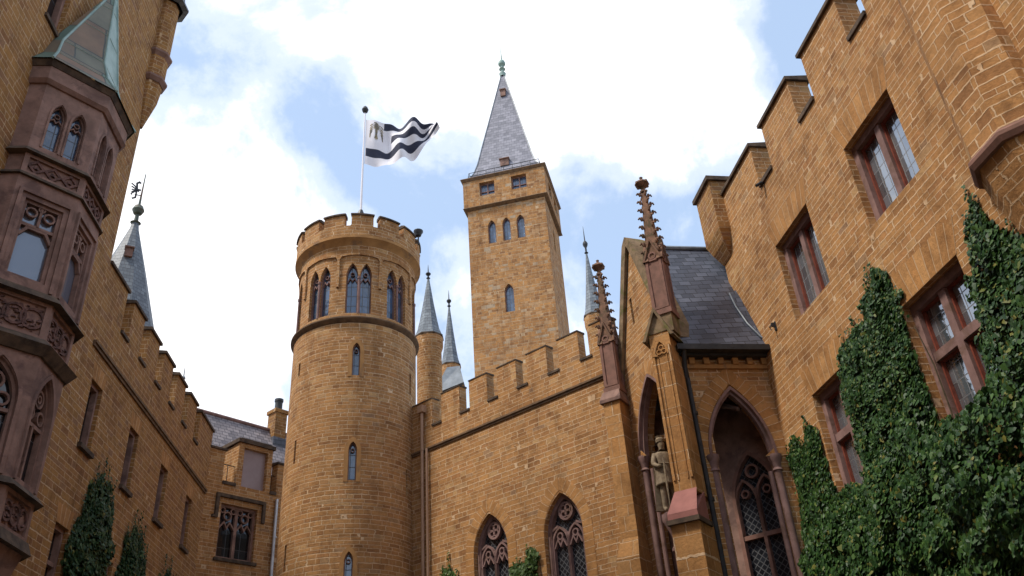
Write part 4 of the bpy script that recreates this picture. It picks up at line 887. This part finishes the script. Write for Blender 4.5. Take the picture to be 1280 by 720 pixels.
b = MB(); b.box(DF, -.13, .31, .06, .52, 11.0, 11.5); b.build('pinnacle_base', M['mossy'], bu)
pinnacle(DF, .08, .30, .205, 11.5, 13.15, 15.3, PO)
b = MB(); b.box(D2, -.16, .30, -.3, .70, 6.9, 10.62); b.prism([D2(-.2, -.3, 0), D2(.4, -.3, 0), D2(.4, .88, 0), D2(-.2, .88, 0)], [D2(-.2, -.3, 6.5), D2(.4, -.3, 6.5), D2(.4, .88, 6.5), D2(-.2, .88, 6.5)]); b.prism([D2(-.2, -.3, 6.5), D2(.4, -.3, 6.5), D2(.4, .88, 6.5), D2(-.2, .88, 6.5)], [D2(-.16, -.3, 7.0), D2(.3, -.3, 7.0), D2(.3, .7, 7.0), D2(-.16, .7, 7.0)]); bu2 = b.build('buttress', M['quoin'], PO)
b = MB(); b.prism([D2(-.23, -.2, 10.55), D2(.37, -.2, 10.55), D2(.37, .76, 10.55), D2(-.23, .76, 10.55)], [D2(-.23, -.2, 10.64), D2(.37, -.2, 10.64), D2(.37, .76, 10.64), D2(-.23, .76, 10.64)]); b.prism([D2(-.23, -.2, 10.64), D2(.37, -.2, 10.64), D2(.37, .76, 10.64), D2(-.23, .76, 10.64)], [D2(-.17, -.1, 10.9), D2(.31, -.1, 10.9), D2(.31, .62, 10.9), D2(-.17, .62, 10.9)]); b.build('ledge', M['mauve_dark'], bu2)
pinnacle(D2, .04, .38, .19, 10.9, 12.45, 14.65, PO)

# statue of an armoured figure on a bracket beside the buttress
b = MB(); q = DF(.72, .34, 0); b.lathe(q, [(.06, 6.25), (.10, 6.4), (.20, 6.62), (.23, 6.68), (.23, 6.82), (.19, 6.84), (0, 6.84)], 8); b.tube([Vector((q.x, q.y, 0)), Vector((q.x, q.y, 6.3))], .075, 12); b.tube([q+Vector((.1, .05, 0)), q+Vector((.1, .05, 6.3))], .06, 10)
for z in (5.3, 6.0): b.lathe(q, [(.08, z), (.12, z+.04), (.12, z+.1), (.08, z+.14)], 10)
b.build('statue_bracket', M['mauve'], PO)
def skin_figure(name, joints, edges, material, parent=None, sub=2):
    me = bpy.data.meshes.new(name); me.from_pydata([j[0] for j in joints], edges, []); o = bpy.data.objects.new(name, me); COL.objects.link(o)
    sk = o.modifiers.new('skin', 'SKIN'); sk.use_smooth_shade = True
    for v, j in zip(me.skin_vertices[0].data, joints): v.radius = j[1]; v.use_root = False
    me.skin_vertices[0].data[0].use_root = True
    ss = o.modifiers.new('sub', 'SUBSURF'); ss.levels = sub; ss.render_levels = sub
    dg = bpy.context.evaluated_depsgraph_get(); ev = o.evaluated_get(dg); nm_ = bpy.data.meshes.new_from_object(ev)
    o.modifiers.clear(); o.data = nm_; nm_.materials.clear(); nm_.materials.append(material)
    if parent: o.parent = parent
    return o
J = [((0, 0, .86), (.15, .12)), ((0, 0, 1.05), (.14, .11)), ((0, .01, 1.25), (.18, .13)), ((0, .01, 1.36), (.10, .09)), ((0, .02, 1.43), (.055, .055)), ((0, .03, 1.52), (.085, .10)), ((0, .02, 1.62), (.08, .085)), ((0, .02, 1.68), (.04, .04)),
     ((.19, .0, 1.30), (.075, .075)), ((.26, .06, 1.08), (.06, .06)), ((.20, .22, .98), (.045, .045)), ((.10, .27, 1.0), (.045, .04)),
     ((-.19, .0, 1.30), (.075, .075)), ((-.28, .04, 1.06), (.06, .06)), ((-.24, .20, .92), (.045, .045)), ((-.22, .26, .90), (.045, .04)),
     ((.10, 0, .74), (.10, .10)), ((.11, .03, .45), (.07, .075)), ((.12, 0, .10), (.05, .055)), ((.13, .12, .04), (.045, .035)),
     ((-.10, 0, .74), (.10, .10)), ((-.12, .05, .45), (.07, .075)), ((-.13, .02, .10), (.05, .055)), ((-.15, .14, .04), (.045, .035))]
Eg = [(0, 1), (1, 2), (2, 3), (3, 4), (4, 5), (5, 6), (6, 7), (2, 8), (8, 9), (9, 10), (10, 11), (2, 12), (12, 13), (13, 14), (14, 15), (0, 16), (16, 17), (17, 18), (18, 19), (0, 20), (20, 21), (21, 22), (22, 23)]
sq = DF(.72, .36, 6.84)
stt = thing('knight_statue', 'pale stone statue of a standing armoured figure with sword and shield beside the porch arch', 'statue', sq)
bd = skin_figure('body', J, Eg, M['statue'], stt)
lf = lambda t, n, z: Vector((t, n, z))
b = MB(); b.tube([(.10, .30, 1.14), (.10, .30, 1.02)], .02, 8); b.tube([(-.02, .30, 1.02), (.22, .30, 1.02)], .018, 8); b.tube([(.10, .30, 1.02), (.11, .31, .5), (.12, .32, .06)], [.028, .024, .008], 6); sw = b.build('sword', M['statue']); 
b2 = MB(); sh_ = [(-.42, .75), (-.24, .42), (-.08, .75), (-.08, 1.0), (-.42, 1.0)]; b2.prism([Vector((x, .27, z)) for x, z in sh_], [Vector((x, .31, z)) for x, z in sh_]); sd2 = b2.build('shield', M['statue'])
b3 = MB(); b3.prism([Vector(p) for p in ((-.2, -.08, 1.32), (.2, -.08, 1.32), (.28, -.16, .1), (-.28, -.16, .1))], [Vector(p) for p in ((-.17, -.13, 1.34), (.17, -.13, 1.34), (.24, -.24, .1), (-.24, -.24, .1))]); ck = b3.build('cloak', M['statue'])
b4 = MB(); b4.lathe((0, .025), [(.10, 1.60), (.112, 1.66), (.09, 1.70), (.11, 1.74), (.06, 1.70), (0, 1.71)], 10); cw = b4.build('crown', M['statue'])
b5 = MB(); b5.lathe((0, .02), [(.24, 1.02), (.22, .86), (.25, .62), (.24, .60), (.0, .62)], 14); tn = b5.build('tunic', M['statue'])
for o in (sw, sd2, ck, cw, tn): o.parent = stt
stt.rotation_euler = (0, 0, radians(150+40)); 

# ------------------------------------------------------------------ climbing plants
from mathutils import noise as mn
def inpoly(p, poly):
    c = False; j = len(poly)-1
    for i in range(len(poly)):
        a, b = poly[i], poly[j]
        if (a[1] > p[1]) != (b[1] > p[1]) and p[0] < (b[0]-a[0])*(p[1]-a[1])/(b[1]-a[1])+a[0]: c = not c
        j = i
    return c
def edist(p, poly):
    best = 9
    for i in range(len(poly)):
        a = Vector(poly[i]); b = Vector(poly[(i+1) % len(poly)]); q = Vector(p); t = max(0, min(1, (q-a).dot(b-a)/max(1e-9, (b-a).length_squared))); best = min(best, (q-a-(b-a)*t).length)
    return best
def ivy(label, fr, poly, count, thick, leaf, mt, dt, dn, seed, avoid=(), sprigs=(), name='ivy', cat='ivy', group=None):
    rd_ = random.Random(seed); t0, t1 = min(p[0] for p in poly), max(p[0] for p in poly); z0, z1 = min(p[1] for p in poly), max(p[1] for p in poly)
    V = []; F = []
    up = Vector((0, 0, 1))
    def addleaf(t, n, z, s):
        p = fr(t, n, z); nn = (dn+dt*rd_.gauss(0, .42)+up*rd_.gauss(.20, .38)).normalized()
        dwn = (-up+dt*rd_.gauss(0, .5)); dwn = (dwn-nn*dwn.dot(nn)).normalized(); sd = nn.cross(dwn); k = len(V)
        fo = nn*s*rd_.uniform(.05, .22)
        V.extend([p-dwn*s*.35, p-dwn*s*.42+sd*s*.38-fo, p+dwn*s*.05+sd*s*.46-fo, p+dwn*s*.62, p+dwn*s*.05-sd*s*.46-fo, p-dwn*s*.42-sd*s*.38-fo])
        F.extend([(k, k+1, k+2, k+3), (k, k+3, k+4, k+5)])
    made = 0; tries = 0
    while made < count and tries < count*12:
        tries += 1; t, z = rd_.uniform(t0, t1), rd_.uniform(z0, z1)
        jt = .18*mn.noise(Vector((t*2.3, z*2.3, seed)))+.12*mn.noise(Vector((t*7, z*7, seed)))
        if not inpoly((t+jt, z+jt*.8), poly): continue
        if any(a < t < c and e < z < f for a, c, e, f in avoid): continue
        d = edist((t, z), poly); th = thick(t, z)*min(1, .12+d/.55)*(.55+.9*max(0, .5+mn.noise(Vector((t*1.6, z*1.6, seed+5)))))
        cl_ = mn.noise(Vector((t*3.3, z*3.3, seed+9)))
        if cl_ < -.28 and rd_.random() < .75: th *= .35
        n = .02+th*(1-rd_.random()**2.2*.75); made += 1; addleaf(t, n, z, leaf*rd_.choice((.5, .7, .9, 1.1, 1.4))*rd_.uniform(.8, 1.15))
    extra = []
    for _ in range(int(8*(t1-t0))):
        t = rd_.uniform(t0, t1); zs_ = [z0+(z1-z0)*i/40 for i in range(41)]; zi = [z for z in zs_ if inpoly((t, z), poly)]
        if zi and not any(a-.1 < t < c+.1 and e-.5 < max(zi)+.2 < f for a, c, e, f in avoid): extra.append((t, max(zi)-.25, max(zi)+rd_.uniform(.05, .42)))
    for (t, za, zb) in list(sprigs)+extra:
        ph = rd_.random()*6
        for k in range(int((zb-za)/.035)):
            z = za+.035*k; addleaf(t+.07*sin(z*3+ph)+rd_.gauss(0, .06)*(1-(z-za)/(zb-za)), .04+rd_.random()*.06, z, leaf*rd_.uniform(.45, .85))
    c = fr((t0+t1)/2, 0, 0); th_ = thing(name, label, cat, c, group)
    me = bpy.data.meshes.new('foliage'); me.from_pydata([tuple(v-c) for v in V], [], F); me.materials.append(M[mt]); me.update()
    o = bpy.data.objects.new('foliage', me); COL.objects.link(o); o.parent = th_
    b = MB(); 
    for k in range(5):
        x = t0+(t1-t0)*(k+.5)/5; ztop = max([z for z in [z0+(z1-z0)*i/20 for i in range(21)] if inpoly((x, z), poly)] or [z0]); ph = rd_.random()*6
        P = [fr(x+.15*sin(z_*1.3+ph), .03, z_) for z_ in [ztop*i/10 for i in range(11)]]; b.tube(P, [.04-.003*i for i in range(11)], 5)
    b.build('stem', M['stem'], th_)
    return th_
winav = [(W[k][0]+.0, W[k][1]-.0, W[k][2], W[k][3]) for k in ('W1', 'W2')]+[(10.35, 11.85, 6.6, 8.9), (14.4, 15.6, 6.75, 8.9)]
ivy('tall dark ivy climbing between the two lower mullioned windows to a ragged point', RF, [(11.2, 3.6), (11.2, 6.3), (11.6, 6.6), (11.6, 8.3), (11.75, 8.9), (11.85, 9.5), (12.2, 9.85), (12.55, 9.55), (12.9, 9.15), (13.5, 9.1), (13.85, 9.1), (14.2, 8.6), (14.35, 8.2), (14.35, 7.2), (14.3, 6.6), (14.4, 6.4), (15.4, 6.2), (15.4, 3.6)], 36000, lambda t, z: .16+.36*max(0, min(1, (7.4-z)/2.5)), .085, 'ivy', dR, nR, 11, winav, [(12.15, 9.2, 10.0), (12.45, 9.3, 9.95), (13.0, 8.9, 9.35), (13.6, 8.8, 9.3), (14.1, 8.6, 9.0), (12.05, 8.4, 9.2), (13.85, 8.7, 9.15)])
ivy('dense ivy on the wall right of the lower window, its tip reaching the pier', RF, [(5.5, 3.6), (11.85, 3.6), (11.85, 6.3), (11.2, 6.45), (10.45, 6.75), (10.2, 7.3), (10.1, 8.0), (9.85, 8.5), (9.6, 9.0), (9.35, 9.3), (9.2, 8.7), (8.9, 8.2), (8.4, 8.0), (7.6, 8.2), (5.5, 8.4)], 30000, lambda t, z: .25+.55*max(0, min(1, (7.0-z)/2.0)), .088, 'ivy', dR, nR, 23, winav, [(9.45, 8.6, 9.6), (9.3, 8.6, 9.35), (9.8, 8.3, 8.9), (8.9, 8.0, 8.6), (8.2, 7.9, 8.5)])
ivy('low ivy between the porch arch and the lower mullioned window', RF, [(14.2, 3.6), (17.3, 3.6), (17.3, 6.2), (17.15, 7.0), (17.05, 7.9), (16.7, 8.3), (16.4, 7.9), (16.1, 8.2), (15.75, 8.1), (15.5, 7.9), (15.5, 6.6), (14.2, 6.5)], 15000, lambda t, z: .12+.45*max(0, min(1, (6.9-z)/2.2)), .088, 'ivy', dR, nR, 31, winav, [(16.85, 7.6, 8.4), (16.5, 7.7, 8.35), (16.05, 7.8, 8.5), (15.8, 7.7, 8.25), (16.3, 7.5, 8.1)])
gi = 'ivy clumps on the shaded wing'
ivy('tallest and nearest dark ivy clump on the shaded wing between its windows', LF, [(20.1, 3), (22.8, 3), (22.65, 7.0), (22.6, 8.6), (22.45, 9.2), (22.2, 8.9), (21.9, 9.45), (21.6, 9.1), (21.35, 9.5), (21.1, 9.0), (20.85, 9.2), (20.55, 8.2), (20.2, 7.4)], 14000, lambda t, z: .20+.25*max(0, min(1, (8.2-z)/2)), .10, 'ivy_dark', dL, nL, 41, (), [(21.0, 9, 9.75), (21.4, 9.2, 10.0), (21.8, 9.2, 9.9), (22.2, 8.8, 9.7)], group=gi)
ivy('middle dark ivy clump on the shaded wing, under its second window', LF, [(23.2, 3), (26.0, 3), (25.8, 7.5), (25.6, 8.6), (25.3, 8.3), (25.0, 9.0), (24.7, 8.6), (24.4, 9.1), (24.1, 8.5), (23.85, 8.7), (23.6, 7.6)], 12000, lambda t, z: .2+.2*max(0, min(1, (8.-z)/2)), .10, 'ivy_dark', dL, nL, 43, (), [(24.2, 8.5, 9.5), (24.7, 8.7, 9.6), (25.2, 8.3, 9.3), (23.8, 8.0, 9.0)], group=gi)
ivy('farthest and lowest ivy clump on the shaded wing', LF, [(26.5, 3), (29.0, 3), (28.9, 8.0), (28.6, 8.5), (28.3, 8.1), (27.9, 8.7), (27.5, 8.1), (27.2, 8.4), (26.8, 7.4)], 9000, lambda t, z: .22, .10, 'ivy_dark', dL, nL, 47, (), [(27.4, 8.2, 9.1), (28.0, 8.3, 9.2), (28.5, 8.0, 8.8)], group=gi)
ivy('small tapering climber on the chapel wall near the downpipes', CF, [(5.9, 2), (7.2, 2), (7.0, 7.6), (6.65, 7.95), (6.3, 7.7), (6.0, 7.4)], 9000, lambda t, z: .4, .10, 'shrub', dC, nC, 53, (), [(6.6, 7.7, 8.5), (6.5, 7.6, 8.1), (6.75, 7.6, 8.0)], name='climbing_shrub', cat='shrub')
ivy('rounded leafy climber between the two chapel windows', CF, [(2.95, 2), (4.05, 2), (4.05, 7.4), (3.85, 7.5), (3.5, 7.45), (3.25, 7.8), (3.0, 7.65)], 10000, lambda t, z: .55, .10, 'shrub', dC, nC, 59, (), [(3.2, 7.5, 7.9), (3.1, 7.4, 7.8)], name='climbing_shrub', cat='shrub')
